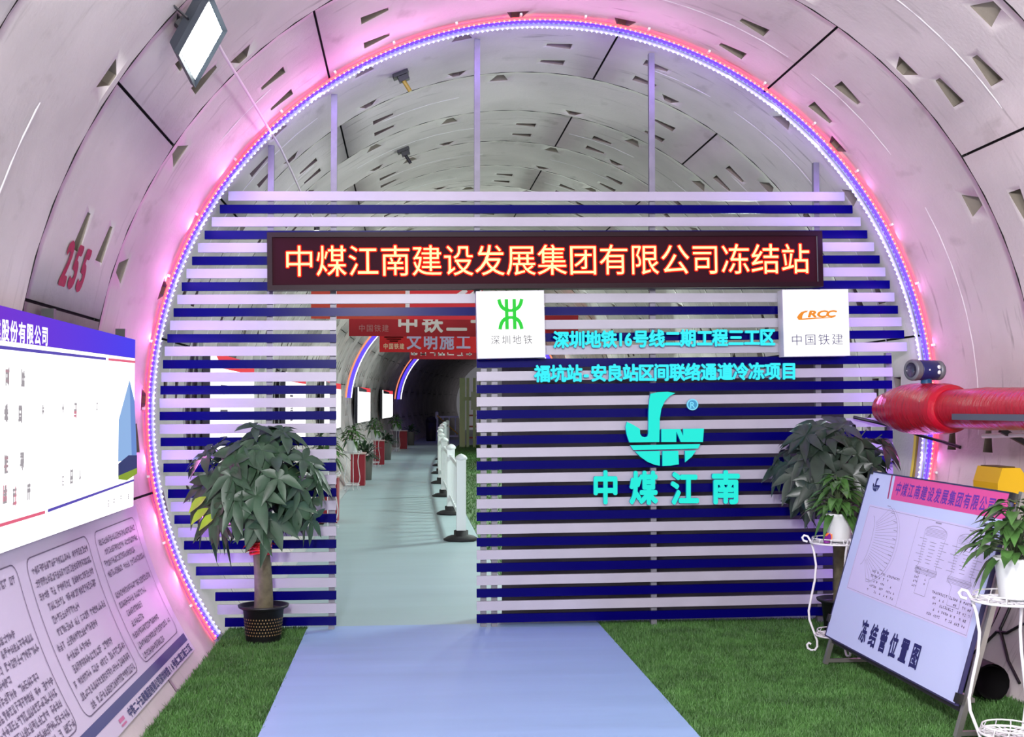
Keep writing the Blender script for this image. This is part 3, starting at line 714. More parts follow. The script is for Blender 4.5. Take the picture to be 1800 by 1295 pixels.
for i in range(1): mb.add([bf(Y0, -121.0, .002), bf(7.38, -121.0, .002), bf(7.38, -119.95, .002), bf(Y0, -119.95, .002)], [(0, 1, 2, 3)])
mb.build('blue_band', mat('banner_navy', (42, 40, 110), 0.5), bn)
mb = MB()
colr = [(6.38, 7.30), (5.27, 6.25), (4.15, 5.14)]
def rrect(y0, y1, a0, a1, ry, ra):
    pts = []
    for cy, ca, q in ((y1 - ry, a1 - ra, 0), (y0 + ry, a1 - ra, 90), (y0 + ry, a0 + ra, 180), (y1 - ry, a0 + ra, 270)):
        for k in range(5):
            an = math.radians(q + 22.5 * k); pts.append((cy + ry * math.cos(an), ca + ra * math.sin(an)))
    pts.append(pts[0]); return pts
def bfm(y, s, d=0.0): return bf(y, math.degrees(s / R), d)   # metres round the lining instead of degrees
def arcm(a): return math.radians(a) * R
for y0, y1 in colr: 
    pts = rrect(y0, y1, arcm(-119.3), arcm(-103.6), .06, .06); dense = []
    for (xa, ya), (xb, yb) in zip(pts[:-1], pts[1:]):
        k = max(1, int(abs(yb - ya) / .06)); dense += [(xa + (xb - xa) * i / k, ya + (yb - ya) * i / k) for i in range(k)]
    dense.append(pts[-1]); stroke(mb, dense, .006, bfm, .0025)
mb.build('column_border', M_GREYINK, bn)
mb = MB(); rnd = random.Random(11)
for ci, (y0, y1) in enumerate(colr):
    rows = 14 if ci == 2 else 12
    for r_ in range(rows):
        s0 = arcm(-104.9) + (arcm(-118.6) - arcm(-104.9)) * r_ / (rows - 1)
        if ci == 2 and r_ in (2, 3): continue
        if ci == 0 and r_ == 4: continue
        x = y0 + (.05 if rnd.random() < .6 else .12); xe = y1 - .05 - (rnd.uniform(.1, .5) if rnd.random() < .4 else 0)
        while x < xe:
            tiny_writing(mb, bfm, x + .016, s0, .030, .040, rnd, .003); x += .0345
            if rnd.random() < .05: x += .03
mb.build('small_writing', M_GREYINK, bn)
mb = MB()
txt = '中铁二十五局集团有限公司深圳地铁16号线二期工程三工区'
put_text(mb, txt, bfm, 5.76, 7.36, arcm(-121.85), .052, 0.035, z=.003, fill=.98)
mb.build('lettering', M_BLUEINK, bn)
mb = MB(); stroke(mb, [(5.60, arcm(-121.7)), (5.68, arcm(-121.7))], .018, bfm, .003); stroke(mb, [(5.60, arcm(-122.2)), (5.68, arcm(-122.2))], .010, bfm, .003)
mb.build('emblem', mat('banner_pink', (190, 90, 140), 0.5), bn)

# ================================================================== PLANTS
def leaf(mb, base, d, up, L, Wd, droop, mi=0, heart=False):
    """one folded leaf blade from base along d, sagging by droop"""
    d = Vector(d).normalized(); up = Vector(up); r = d.cross(up)
    r = r.normalized() if r.length > 1e-4 else d.orthogonal().normalized(); u = r.cross(d).normalized()
    prof = ((0, .10), (.2, .62), (.42, 1.0), (.66, .82), (.86, .38), (1.0, .02)) if not heart else ((0, .25), (.12, .85), (.35, 1.0), (.6, .72), (.82, .34), (1.0, .02))
    vs = []
    for t, wv in prof:
        c = base + d * (L * t) - Vector((0, 0, 1)) * (droop * L * t * t)
        vs += [c - r * (Wd / 2 * wv) + u * (.16 * Wd * wv), c, c + r * (Wd / 2 * wv) + u * (.16 * Wd * wv)]
    fs = []
    for i in range(len(prof) - 1):
        for k in (0, 1): fs.append((3 * i + k, 3 * i + k + 1, 3 * i + k + 4, 3 * i + k + 3))
    mb.add(vs, fs, mi, True)
def palmate(mb, stem, p, axis, L, rnd, mi=0, n=6):
    axis = Vector(axis).normalized(); e1 = axis.orthogonal().normalized(); e2 = axis.cross(e1)
    a0 = rnd.uniform(0, 6.28)
    for k in range(n):
        a = a0 + 2 * PI * k / n + rnd.uniform(-.15, .15)
        d = e1 * math.cos(a) + e2 * math.sin(a) + axis * rnd.uniform(.05, .35)
        l = L * rnd.uniform(.75, 1.1)
        leaf(mb, p, d, axis, l, l * rnd.uniform(.40, .50), rnd.uniform(.15, .75), mi)
def money_tree(label, base, crown, rx, ry, rz, mleaf, seed, trunk_r, pot, ribbon, n=92, L=.175, zpot=.25):
    t = thing('money_tree', label, 'potted tree', base); rnd = random.Random(seed); base = Vector(base); crown = Vector(crown)
    mb = MB(); mb.lathe([(.001, .004), (.105, .004), (.115, .02), (.135, zpot - .03), (.165, zpot - .015), (.17, zpot), (.155, zpot), (.14, zpot - .03), (.001, zpot - .035)], base, 28)
    if pot:
        for r_ in range(6):
            for k in range(40):
                a = 2 * PI * (k + .5 * (r_ % 2)) / 40; z = .06 + .021 * r_; rr = .115 + .02 * (z - .02) / (zpot - .05) + .0022
                c = base + Vector((rr * math.cos(a), rr * math.sin(a), z)); tx = Vector((-math.sin(a), math.cos(a), 0)) * .004; tz = Vector((0, 0, .0045))
                mb.quad(c - tx - tz, c + tx - tz, c + tx + tz, c - tx + tz, 1)
    mb.build('pot', [M_BLACK, mat('pot_pattern', (120, 98, 60), 0.5)], t)
    mb = MB(); mb.lathe([(.001, zpot - .028), (.138, zpot - .03)], base, 20); mb.build('soil', M_SOIL, t)
    top = Vector((crown.x, crown.y, crown.z - rz * .35)); b0 = base + Vector((0, 0, zpot - .05)); mb = MB(); pts = []; rads = []
    for i in range(11):
        q = i / 10; pts.append(b0.lerp(top, q) + Vector((math.sin(q * 5) * .008, math.cos(q * 4) * .008, 0))); rads.append(trunk_r * (1.25 - .35 * q if q < .9 else .9))
    mb.tube(pts, rads, 12); mb.build('trunk', M_BARK, t)
    mb = MB(); ms = MB()
    for k in range(n):
        q = (k + .5) / n; ph = math.acos(1 - 1.72 * q); a = k * 2.39996 + rnd.uniform(-.3, .3)
        nv = Vector((math.sin(ph) * math.cos(a), math.sin(ph) * math.sin(a), math.cos(ph)))
        f = rnd.uniform(.72, 1.0) if rnd.random() < .75 else rnd.uniform(.35, .7)
        p = crown + Vector((nv.x * rx * f, nv.y * ry * f, nv.z * rz * f))
        p.z -= .08 * rz * (1 - nv.z)
        lim = YW - .13
        if p.y > lim: p.y = lim - rnd.uniform(0, .08)
        ms.tube([top, top.lerp(p, .5) + Vector((0, 0, .05)), p], .004, 4)
        ax = (nv + Vector((rnd.uniform(-.35, .35), -.45 + rnd.uniform(-.3, .3), .4 + rnd.uniform(-.25, .25)))).normalized()
        palmate(mb, top, p, ax, L * rnd.uniform(.8, 1.1), rnd, 0, rnd.choice((5, 6, 6, 7)))
    mb.v = [(x, min(y, YW - .012), 1.38 - (z - 1.38) * .3 if (x > 2.06 and z > 1.38) else z) for x, y, z in mb.v]   # leaves kept clear of the slats and the pipe
    mb.build('foliage', mleaf, t); ms.build('stem', mat('green_stem', (70, 86, 52), 0.6), t)
    if ribbon is not None:
        mb = MB(); rp = b0.lerp(top, ribbon); 
        for k in range(5): mb.tube([rp + Vector((math.cos(a) * (trunk_r + .016), math.sin(a) * (trunk_r + .016), (k - 2) * .018 + .006 * math.sin(3 * a + k))) for a in [2 * PI * i / 16 for i in range(16)]], .009, 6, closed=True)
        for k in range(7):
            a = -PI / 2 + rnd.uniform(-1.3, 1.3); q = rp + Vector((math.cos(a) * (trunk_r + .02), math.sin(a) * (trunk_r + .02), rnd.uniform(-.02, .03)))
            leaf(mb, q, (math.cos(a), math.sin(a), rnd.uniform(-.6, .8)), (0, 0, 1), .055, .04, .3)
        mb.build('ribbon', mat('red_ribbon', (206, 30, 36), 0.35), t)
    return t
b = on_z(463, 1108, 0.014); b.z = 0.014; b.y = 8.02; b.x = on_y(463, 1100, 8.02).x
cr = on_y(455, 848, 7.93)
mt = money_tree('money tree with a red ribbon round its trunk, in a black pot before the slats', b, cr, .43, .30, .40, M_LEAFD, 4, .052, True, .60)
mb = MB(); rnd = random.Random(9)
for u, v in ((352, 905), (348, 885), (366, 915)): 
    p = on_y(u + 14, v - 12, 7.72); leaf(mb, p, (-.7, -.4, -.45), (0, -.6, .8), .13, .07, .3)
mb.build('yellow_leaf', M_LEAFY, mt)
cr2 = on_y(1472, 815, 7.85); b2 = Vector((cr2.x + .02, 7.85, 0.014))
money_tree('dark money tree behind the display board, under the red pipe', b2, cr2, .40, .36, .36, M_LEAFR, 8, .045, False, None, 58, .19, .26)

def wire_stand(label, loc, hgt=.722, detail=True, group='white wire plant stands'):
    t = thing('plant_stand', label, 'plant stand', loc, group); L0 = Vector(loc); sc = hgt / .76
    def ringpts(r, z, n=28): return [L0 + Vector((r * math.cos(2 * PI * i / n), r * math.sin(2 * PI * i / n), z * sc)) for i in range(n)]
    for z, r, nm in ((.735, .155, 'top_tray'), (.118, .128, 'lower_tray')):
        mb = MB(); mb.tube(ringpts(r, z), .006, 6, closed=True); mb.tube(ringpts(r - .012, z + .032), .004, 5, closed=True); mb.tube(ringpts(r * .45, z), .004, 5, closed=True)
        for k in range(12):
            a = 2 * PI * k / 12; c, s_ = math.cos(a), math.sin(a)
            mb.tube([L0 + Vector((r * .12 * c, r * .12 * s_, z * sc)), L0 + Vector((r * c, r * s_, z * sc)), L0 + Vector(((r - .012) * c, (r - .012) * s_, (z + .032) * sc))], .0035, 5)
            rr = r * .72; mb.tube([L0 + Vector((rr * c + .026 * math.cos(b_), rr * s_ + .026 * math.sin(b_), z * sc)) for b_ in [2 * PI * i / 8 for i in range(8)]], .003, 4, closed=True)
        mb.build(nm, M_WHITEMETAL, t)
    prof = [(.172, .735), (.196, .742), (.205, .762), (.192, .778), (.170, .772), (.150, .735), (.132, .67), (.120, .58), (.128, .48), (.150, .37), (.168, .27), (.164, .21), (.140, .14), (.118, .075), (.116, .035), (.130, .010), (.156, .007), (.176, .020), (.180, .042), (.168, .055), (.156, .046)]
    for k in range(3):
        a = 2 * PI * k / 3 + 2.75
        mb = MB(); mb.tube([L0 + Vector((r * math.cos(a), r * math.sin(a), z * sc)) for r, z in prof], .0075, 7); mb.build('leg', M_WHITEMETAL, t)
    return t
def pothos(label, loc, sc=1.0, seed=1, n=70, mleaf=None, group='potted pothos plants', spread=.17):
    t = thing('potted_pothos', label, 'potted plant', loc, group); L0 = Vector(loc); rnd = random.Random(seed)
    mb = MB(); mb.lathe([(.001, .001), (.066 * sc, .001), (.07 * sc, .006), (.088 * sc, .165 * sc), (.094 * sc, .17 * sc), (.094 * sc, .185 * sc), (.084 * sc, .185 * sc), (.08 * sc, .16 * sc), (.001, .158 * sc)], L0, 28); mb.build('pot', M_POTW, t)
    mb = MB(); ms = MB(); top = L0 + Vector((0, 0, .16 * sc))
    for k in range(n):
        a = k * 2.39996 + rnd.uniform(-.3, .3); q = (k + .5) / n; rr = spread * sc * math.sqrt(q) * rnd.uniform(.55, 1.0)
        z = (.20 * (1 - q) + .02) * sc * rnd.uniform(.8, 1.25) + .02
        p = top + Vector((rr * math.cos(a), rr * math.sin(a), z))
        if k % 2 == 0: ms.tube([top, top + Vector((rr * .3 * math.cos(a), rr * .3 * math.sin(a), z * .8)), p], .0025, 4)
        d = Vector((math.cos(a), math.sin(a), rnd.uniform(-.35, .75) * (1 - q) - .15)); l = rnd.uniform(.075, .115) * sc
        leaf(mb, p, d, (0, 0, 1), l, l * .55, rnd.uniform(.2, .7), 0, True)
    for k in range(7):
        a = rnd.uniform(0, 6.28); p = top + Vector((.08 * sc * math.cos(a), .08 * sc * math.sin(a), .02)); leaf(mb, p, (math.cos(a), math.sin(a), -.5), (0, 0, 1), .12 * sc, .06 * sc, .9, 0, True)
    mb.build('foliage', mleaf or M_LEAFG, t); ms.build('stem', mat('green_stem', (70, 86, 52), 0.6), t)
    return t
s1 = Vector((on_y(1470, 1160, 7.28).x, 7.28, 0.026)); wire_stand('white wire plant stand on the turf behind the low corner of the display board', s1)
p1 = Vector((on_y(1474, 955, 7.28).x, 7.27, s1.z + .706)); pothos('bushy pothos in a white pot on the stand beside the slatted screen', p1, .98, 3, 120)
s2 = Vector((on_y(1772, 1070, 5.02).x, 5.02, 0.026)); wire_stand('white wire plant stand in front of the near end of the display board', s2)
p2 = Vector((on_y(1786, 1066, 5.02).x, 5.02, s2.z + .706)); pothos('bushy pothos in a white pot on the stand nearest the viewer', p2, 1.0, 6, 130, spread=.19)
# red and orange ornaments on the first stand
mb = MB(); q = Vector((s1.x - .085, 7.20, s1.z + .706)); rnd = random.Random(2)
for k in range(9): leaf(mb, q + Vector((0, 0, .004)), (rnd.uniform(-.6, .6), rnd.uniform(-.6, .3), 1), (0, -1, 0), .07, .035, .1, k % 2)
mb.lathe([(.001, 0), (.02, 0), (.022, .012), (.001, .014)], q, 10, 1)
o = mb.build('flower_ornament', [mat('orange_petal', (240, 120, 40), 0.5), mat('purple_petal', (130, 40, 140), 0.5)], origin=q); tag(o, 'tiny orange and purple flower ornament beside the white pot on the far stand', 'ornament')
mb = MB(); q = Vector((s1.x + .03, 7.24, s1.z + .122))
for k in range(16):
    a = k * 2.4; leaf(mb, q + Vector((.03 * math.cos(a), .03 * math.sin(a), .002)), (math.cos(a), math.sin(a), .5), (0, 0, 1), .075, .05, .5)
mb.lathe([(.001, 0), (.05, 0), (.055, .02), (.03, .04), (.001, .042)], q, 14)
o = mb.build('red_bow', mat('red_ribbon', (206, 30, 36), 0.35), origin=q); tag(o, 'crumpled red ribbon bow lying on the lower tray of the far plant stand', 'bow')

# ================================================================== EASEL AND BOARD
BL, BR, TL, TR = on_y(1450, 1115, 6.98), on_y(1678, 1235, 5.40), on_y(1533, 830, 6.98), on_y(1780, 868, 5.36)
ew = ((BR - BL) + (TR - TL)) / 2; BW = ew.length; ew.normalize()
eu = ((TL - BL) + (TR - BR)) / 2; eu -= ew * eu.dot(ew); BH = eu.length; eu.normalize(); en = ew.cross(eu).normalized()
if en.dot(EYE - BL) < 0: en = -en
BO = (BL + BR + TL + TR) / 4 - ew * BW / 2 - eu * BH / 2
bfn = lambda x, y, z=0.0: BO + ew * x + eu * y + en * z
bd = thing('display_board', 'tilted white display board with pink header and technical drawings, on the steel easel', 'display board', bfn(BW / 2, 0))
mb = MB(); fbox(mb, bfn, 0, BW, 0, BH, -.014, 0); mb.build('panel', [mat('board_print', (196, 206, 244), 0.32)], bd)
mb = MB(); bw_ = .008
for x0, x1, y0, y1 in ((-bw_, 0, -bw_, BH + bw_), (BW, BW + bw_, -bw_, BH + bw_), (0, BW, -bw_, 0), (0, BW, BH, BH + bw_)): fbox(mb, bfn, x0, x1, y0, y1, -.018, .003)
mb.build('edge_frame', mat('board_edge', (44, 40, 84), 0.4), bd)
pxb = lambda u, v: ((lambda p: ((p - BO).dot(ew), (p - BO).dot(eu)))(on_plane(u, v, BO, en)))
cl = lambda pts: [pxb(*p) for p in pts]
mb = MB(); hd = cl([(1565, 840), (1778, 868), (1760, 910), (1562, 878)])
hy = .045 * 0
xA = pxb(1566, 860)[0]; yB = pxb(1563, 877)[1]; yB2 = pxb(1757, 912)[1]
mb.add([bfn(xA + .012, BH, .001), bfn(xA + .035, yB, .001), bfn(BW, yB2, .001), bfn(BW, BH, .001)], [(0, 1, 2, 3)]); mb.build('header_panel', M_MAGENTA, bd)
mb = MB(); mb.add([bfn(xA - .04, BH, .0012), bfn(xA - .022, BH, .0012), bfn(xA + .004, yB, .0012), bfn(xA - .012, yB, .0012)], [(3, 2, 1, 0)]); mb.build('header_stripe', mat('dark_pink_print', (170, 50, 110), 0.5), bd)
mb = MB(); hx0, hx1 = pxb(1574, 860)[0], pxb(1752, 885)[0]
put_text(mb, '中煤江南建设发展集团有限公司', bfn, hx0, hx1, (yB + BH) / 2 + .0, .085, 0.02, z=.002, fill=.88); mb.build('header_lettering', mat('violet_ink', (96, 48, 160), 0.6), bd)
# little emblem in the corner
mb = MB(); ec = pxb(1541, 852); k_ = .075
epx = lambda p: (ec[0] + (p[0] - 830) / 800 * k_ * 1.35, ec[1] - (p[1] - 470) / 800 * k_ * 1.2)
for nm, poly in PIECES: mb.prism([epx(p) for p in poly][::-1], lambda x, y, z: bfn(x, y, .001 + z), .0006)
mb.build('emblem', M_BLUEINK, bd)
# the drawing sheets
mb = MB(); sh = cl([(1530, 903), (1742, 934), (1690, 1143), (1487, 1045)])
sx0 = pxb(1510, 960)[0] - .01; sx1 = BW - .05; sy0 = .30 * BH; sy1 = yB - .055
mb.quad(bfn(sx0, sy0, .0012), bfn(sx1, sy0, .0012), bfn(sx1, sy1, .0012), bfn(sx0, sy1, .0012)); mb.build('drawing_sheet', mat('sheet_print', (212, 204, 242), 0.4), bd)
mb = MB()
def dl(pts, w=.0022): stroke(mb, pts, w, bfn, .002)
xm = sx0 + (sx1 - sx0) * .46
dl([(sx0 + .01, sy0 + .01), (sx1 - .01, sy0 + .01), (sx1 - .01, sy1 - .01), (sx0 + .01, sy1 - .01), (sx0 + .01, sy0 + .01)], .0022); dl([(xm, sy0 + .01), (xm, sy1 - .01)], .002)
rnd = random.Random(21); W1 = xm - sx0; Hs = sy1 - sy0
fx, fy = sx0 + W1 * .20, sy0 + Hs * .60
rim = []
for k in range(22):
    a = math.radians(-80 + 150 * k / 21); L_ = W1 * .52 * (1 - .12 * math.cos(2 * a))
    e_ = (fx + .03 + L_ * math.cos(a), fy + L_ * .62 * math.sin(a)); rim.append(e_)
    dl([(fx + .05 * math.cos(a), fy + .12 * math.sin(a)), e_], .0018)
    if k % 2: dl([(e_[0] - .05, e_[1] + .006), (e_[0] - .01, e_[1] + .004)], .004)
dl(rim, .003); dl([(x + .03, y) for x, y in rim], .0016)
dl([(fx + .06 * math.cos(math.radians(a)) - .04, fy + .15 * math.sin(math.radians(a))) for a in range(-85, 86, 17)], .003)
for cxr in (.28, .74):
    x0 = xm + (sx1 - xm) * cxr; hw = (sx1 - xm) * .155; yc = sy0 + Hs * .62
    pts = [(x0 + hw * math.cos(math.radians(a)), yc + Hs * .24 + Hs * .07 * math.sin(math.radians(a))) for a in range(0, 181, 15)]
    dl(pts, .003); dl([pts[0], (x0 + hw * .8, yc - Hs * .10), (x0 + hw, yc - Hs * .16), (x0 + hw * .5, yc - Hs * .22), (x0 + hw * .5, yc - Hs * .40), (x0 - hw * .5, yc - Hs * .40), (x0 - hw * .5, yc - Hs * .22), (x0 - hw, yc - Hs * .16), (x0 - hw * .8, yc - Hs * .10), pts[-1]], .0024)
    for k in range(7): dl([(x0 - hw * .9, yc + Hs * (.20 + .013 * k)), (x0 + hw * .9, yc + Hs * (.20 + .013 * k))], .0018)
    for k in range(6): dl([(x0 - hw, yc - Hs * (.13 + .012 * k)), (x0 + hw, yc - Hs * (.13 + .012 * k))], .004 if k == 2 else .0018)
    for k in range(10):
        for s_ in (-1, 1): dl([(x0 + s_ * hw * .62, yc + Hs * (.16 - .027 * k)), (x0 + s_ * hw * (.95 if k % 3 else 1.3), yc + Hs * (.16 - .027 * k))], .0025)
    for k in range(7): dl([(x0 - .03 + rnd.uniform(-.01, .01), yc + Hs * (.14 - .036 * k)), (x0 + .03 + rnd.uniform(-.01, .01), yc + Hs * (.14 - .036 * k))], .003)
    dl([(x0 - .03, yc + Hs * .345), (x0 + .03, yc + Hs * .345)], .008)
mb.build('line_drawing', M_GREYINK2, bd)
mb = MB()
for xa, xb in ((sx0 + W1 * .42, xm - .03), (xm + (sx1 - xm) * .45, sx1 - .03)):
    for r_ in range(5):
        x = xa; y = sy0 + .155 - .028 * r_
        while x < xb:
            if rnd.random() < (.95 if r_ == 0 else .5): tiny_writing(mb, bfn, x, y, .014, .016, rnd, .002)
            x += .018
x = xm + .12
for r_ in range(5):
    for k in range(3): tiny_writing(mb, bfn, x + .018 * k + .0, sy0 + .25 - .024 * r_, .014, .014, rnd, .002)
    if r_ < 4: tiny_writing(mb, bfn, x + .12, sy0 + .25 - .024 * r_, .014, .014, rnd, .002)
mb.build('small_writing', M_GREYINK, bd)
mb = MB()
a_, b_ = pxb(1517, 1107), pxb(1611, 1155)
put_text(mb, '冻结管位置图', bfn, a_[0] - .045, b_[0] + .05, (a_[1] + b_[1]) / 2, .135, 0.035, z=.002, fill=.72); mb.build('lettering', M_BLUEINK, bd)
for x, y in ((-.01, BH * .1), (BW + .012, .03), (BW + .012, BH * .985), (.02, BH + .01)): mb = MB(); fbox(mb, bfn, x - .014, x + .014, y - .022, y + .022, -.019, .012); mb.build('clip', M_BLACK, bd)
# the easel itself
es = thing('easel', 'stainless steel easel carrying the tilted display board on the turf', 'easel', (bfn(BW / 2, 0).x + .1, 6.2, 0.026))
def bk(x, y, z): return bfn(x, y, z)
mb_ = []
for x, xf in ((.03, .0), (BW + .035, .015)):
    top = bk(x, BH + .02, -.032); low = bk(x, -.02, -.032); d = (low - top).normalized(); k = (low.z - .03) / -d.z; foot = low + d * k
    mb = MB(); mb.bar(top, foot, .03, .025, en); mb.build('front_leg', M_STAIN, es)
    tr = top + d * .12 - en * .02; fr = Vector((tr.x + .26, tr.y, 0.03))
    fr.x = min(fr.x, wall_x(0.05) - .03)
    mb = MB(); mb.bar(tr, fr, .025, .02, (0, 1, 0)); mb.build('rear_leg', M_STAIN, es)
    mb_.append((foot, fr, top, low))
(f0, r0, t0_, l0), (f1, r1, t1_, l1) = mb_
mb = MB(); mb.bar(f0 + Vector((0, 0, .02)), r0 + Vector((0, 0, .02)), .025, .02); mb.build('foot_bar', M_STAIN, es)
mb = MB(); mb.bar(f1 + Vector((0, 0, .02)), r1 + Vector((0, 0, .02)), .025, .02); mb.build('foot_bar', M_STAIN, es)
mb = MB(); mb.bar(l0 - en * .03 + eu * .06, l1 - en * .03 + eu * .06, .02, .02); mb.bar(t0_ - en * .02 - eu * .1, t1_ - en * .02 - eu * .1, .02, .02); mb.build('crossbar', M_STAIN, es)
mb = MB(); mb.bar(bk(.0, -.016, -.034), bk(BW, -.016, -.034), .03, .014, en); mb.build('ledge', M_DARK, es)

# ================================================================== RED PIPE, METER, BOXES ON THE RIGHT WALL
def red_foil():
    m = mat('red_foil_wrap', (176, 12, 38), 0.22); nt = m.node_tree; p = nt.nodes['Principled BSDF']
    tc = nt.nodes.new('ShaderNodeTexCoord'); mp = nt.nodes.new('ShaderNodeMapping'); mp.inputs['Scale'].default_value = (9, 30, 9)
    nz = nt.nodes.new('ShaderNodeTexNoise'); nz.inputs['Scale'].default_value = 1.6; nz.inputs['Detail'].default_value = 6
    bp = nt.nodes.new('ShaderNodeBump'); bp.inputs['Strength'].default_value = 0.55; bp.inputs['Distance'].default_value = 0.02
    nt.links.new(tc.outputs['Object'], mp.inputs[0]); nt.links.new(mp.outputs[0], nz.inputs['Vector']); nt.links.new(nz.outputs['Fac'], bp.inputs['Height']); nt.links.new(bp.outputs[0], p.inputs['Normal'])
    return m
M_REDF = red_foil()
PX, PZ = 2.33, H + 0.0
pp = thing('insulated_pipe', 'shiny red foil wrapped pipe with a swollen taped end running along the right-side wall to the screen', 'pipe', (PX, 6.5, PZ - .12))
pp['label'] = 'shiny red foil wrapped pipe with a swollen taped end, above the display board'
mb = MB(); rnd = random.Random(4); pts = []; rd = []
y = 3.2
while y < 7.0: pts.append((PX, y, PZ)); rd.append(.121 + .003 * math.sin(y * 9) + rnd.uniform(-.002, .002)); y += .06
mb.tube(pts, rd, 28); mb.build('pipe', M_REDF, pp)
mb = MB(); prof = [(6.88, .122), (6.90, .150), (6.96, .158), (7.1, .160), (7.25, .166), (7.42, .168), (7.50, .163), (7.58, .155), (7.66, .142), (7.75, .126), (7.82, .114), (7.875, .108), (7.88, .09)]
pts, rd = [], []
for (ya, ra), (yb, rb_) in zip(prof[:-1], prof[1:]):
    k = max(1, int((yb - ya) / .02))
    for i in range(k): pts.append((PX, ya + (yb - ya) * i / k, PZ)); rd.append(ra + (rb_ - ra) * i / k + rnd.uniform(-.0018, .0018))
pts.append((PX, 7.88, PZ)); rd.append(.09)
mb.tube(pts, rd, 32); o = mb.build('taped_end', M_REDF, pp); o['label'] = 'swollen taped pipe end'
# grey rail strapped along the pipe
a, b_ = Vector((PX - .118, 3.2, PZ - .047)), Vector((PX - .118, 6.62, PZ - .047))
mb = MB(); mb.bar(a, b_, .03, .035); mb.build('grey_channel', mat('grey_channel', (104, 104, 118), 0.4, 0.4), pp)
# hose under the pipe catching the light
mb = MB(); mb.tube([(PX + .10, 3.5 + .2 * i, PZ - .155 - .02 * math.sin(i * .42)) for i in range(17)], .014, 8)
o = mb.build('white_hose', mat('white_hose', (238, 232, 232), 0.3)); tag(o, 'white hose running just beneath the red pipe', 'hose')
for k in (4.0, 6.4):
    mb = MB(); mb.bar((PX + .05, k, PZ - .12), (wall_x(PZ - .30) - .004, k, PZ - .3), .03, .03); mb.build('bracket', M_DARK, pp)
# flow meter on top
fm_p = Vector((PX, 7.24, PZ + .160)); fm = thing('flow_meter', 'dark blue flow meter with steel end rings on top of the red pipe', 'meter', fm_p)
mc = fm_p + Vector((-.0, 0, .088)); ax = Vector((.93, .30, 0)).normalized()
Mq = Vector((0, 0, 1)).rotation_difference(ax).to_matrix()
mb = MB(); mb.lathe([(.001, -.078), (.062, -.078), (.066, -.07), (.066, .06), (.055, .078), (.001, .078)], mc, 24, 0, Mq); mb.build('body', mat('navy_enamel', (30, 34, 92), 0.35), fm)
for s_, za, zb2 in ((-1, -.125, -.078), (1, .078, .112)):
    mb = MB(); lo, hi = min(za, zb2), max(za, zb2)
    mb.lathe([(.048, lo), (.066, lo), (.069, lo + .012), (.064, (lo + hi) / 2), (.069, hi - .01), (.066, hi), (.001, hi)] if s_ < 0 else [(.001, lo), (.064, lo), (.064, hi - .008), (.058, hi), (.001, hi)], mc, 24, 0, Mq)
    mb.build('end_ring', M_STEEL, fm)
mb = MB(); mb.lathe([(.047, -.124), (.047, -.118), (.001, -.118)], mc, 20, 0, Mq); mb.build('dial', mat('dial_glass', (60, 56, 78), 0.1), fm)
mb = MB(); mb.lathe([(.036, -.005), (.034, .035), (.045, .05)], fm_p, 18); mb.build('neck', mat('neck_blue', (20, 70, 110), 0.3), fm)
e1 = ax.cross(Vector((0, 0, 1))).normalized()
if e1.y > 0: e1 = -e1
mb = MB()
for dz in (-.014, .018):
    c = mc + ax * .048 + e1 * .0635 + Vector((0, 0, dz)); M2 = Vector((0, 0, 1)).rotation_difference(e1).to_matrix(); mb.lathe([(.013, -.006), (.013, .004), (.001, .005)], c, 14, 0, M2)
c = mc - ax * .03 + e1 * .0645; mb.lathe([(.006, -.004), (.006, .003), (.001, .003)], c, 8, 0, Vector((0, 0, 1)).rotation_difference(e1).to_matrix())
mb.build('sticker', M_POTW, fm)
# yellow box on the wall behind the board
yb_p = on_y(1757, 842, 6.75); yb_t = thing('yellow_box', 'yellow metal box with slanted lid on the wall behind the display board', 'box', yb_p)
X0 = yb_p.x; W_ = wall_x(yb_p.z)
z0 = H - .56; mb = MB()
X0 += .04; sec = [(X0 - .12, z0), (X0 + .10, z0), (X0 + .10, z0 + .10), (X0 + .02, z0 + .21), (X0 - .09, z0 + .21), (X0 - .12, z0 + .12)]
mb.prism([(p[0], p[1]) for p in sec], lambda x, z, d: Vector((x, 6.62 + d, z)), .30)
M_YEL = mat('yellow_enamel', (226, 178, 20), 0.4)
mb.build('body', M_YEL, yb_t)
mb = MB(); mb.box((X0 - .09, 6.66, z0 + .2105), (X0 + .01, 6.88, z0 + .216)); mb.build('slot', mat('brown_slot', (92, 72, 10), 0.5), yb_t)
mb = MB(); mb.bar((X0 + .05, 6.77, z0 + .08), (wall_x(z0 + .08) - .003, 6.77, z0 + .08), .05, .05); mb.build('bracket', M_DARK, yb_t)
# yellow and white marker strip beside the LED arch
mb = MB(); A_, B_ = on_lining(1618, 768, R - .012), on_lining(1606, 850, R - .012); k = 8
for mi_, o1, o2 in ((0, -.03, .012), (1, .012, .03)):
    for i in range(k):
        ta, tb = [93.6 + (101.5 - 93.6) * j / k for j in (i, i + 1)]
        mb.add([lining(ta, 8.30 - o1, R - .012), lining(ta, 8.30 - o2, R - .012), lining(tb, 8.30 - o2, R - .012), lining(tb, 8.30 - o1, R - .012), lining(ta, 8.30 - o1, R - .001), lining(ta, 8.30 - o2, R - .001), lining(tb, 8.30 - o2, R - .001), lining(tb, 8.30 - o1, R - .001)],
               [(0, 1, 2, 3), (0, 4, 5, 1), (3, 2, 6, 7), (0, 3, 7, 4), (1, 5, 6, 2)], mi_)
o = mb.build('marker_strip', [mat('bright_yellow_tape', (232, 206, 60), 0.45), mat('olive_tape', (130, 110, 10), 0.5)]); tag(o, 'bright yellow marker strip on the wall between the screen and the LED arch', 'marker strip')
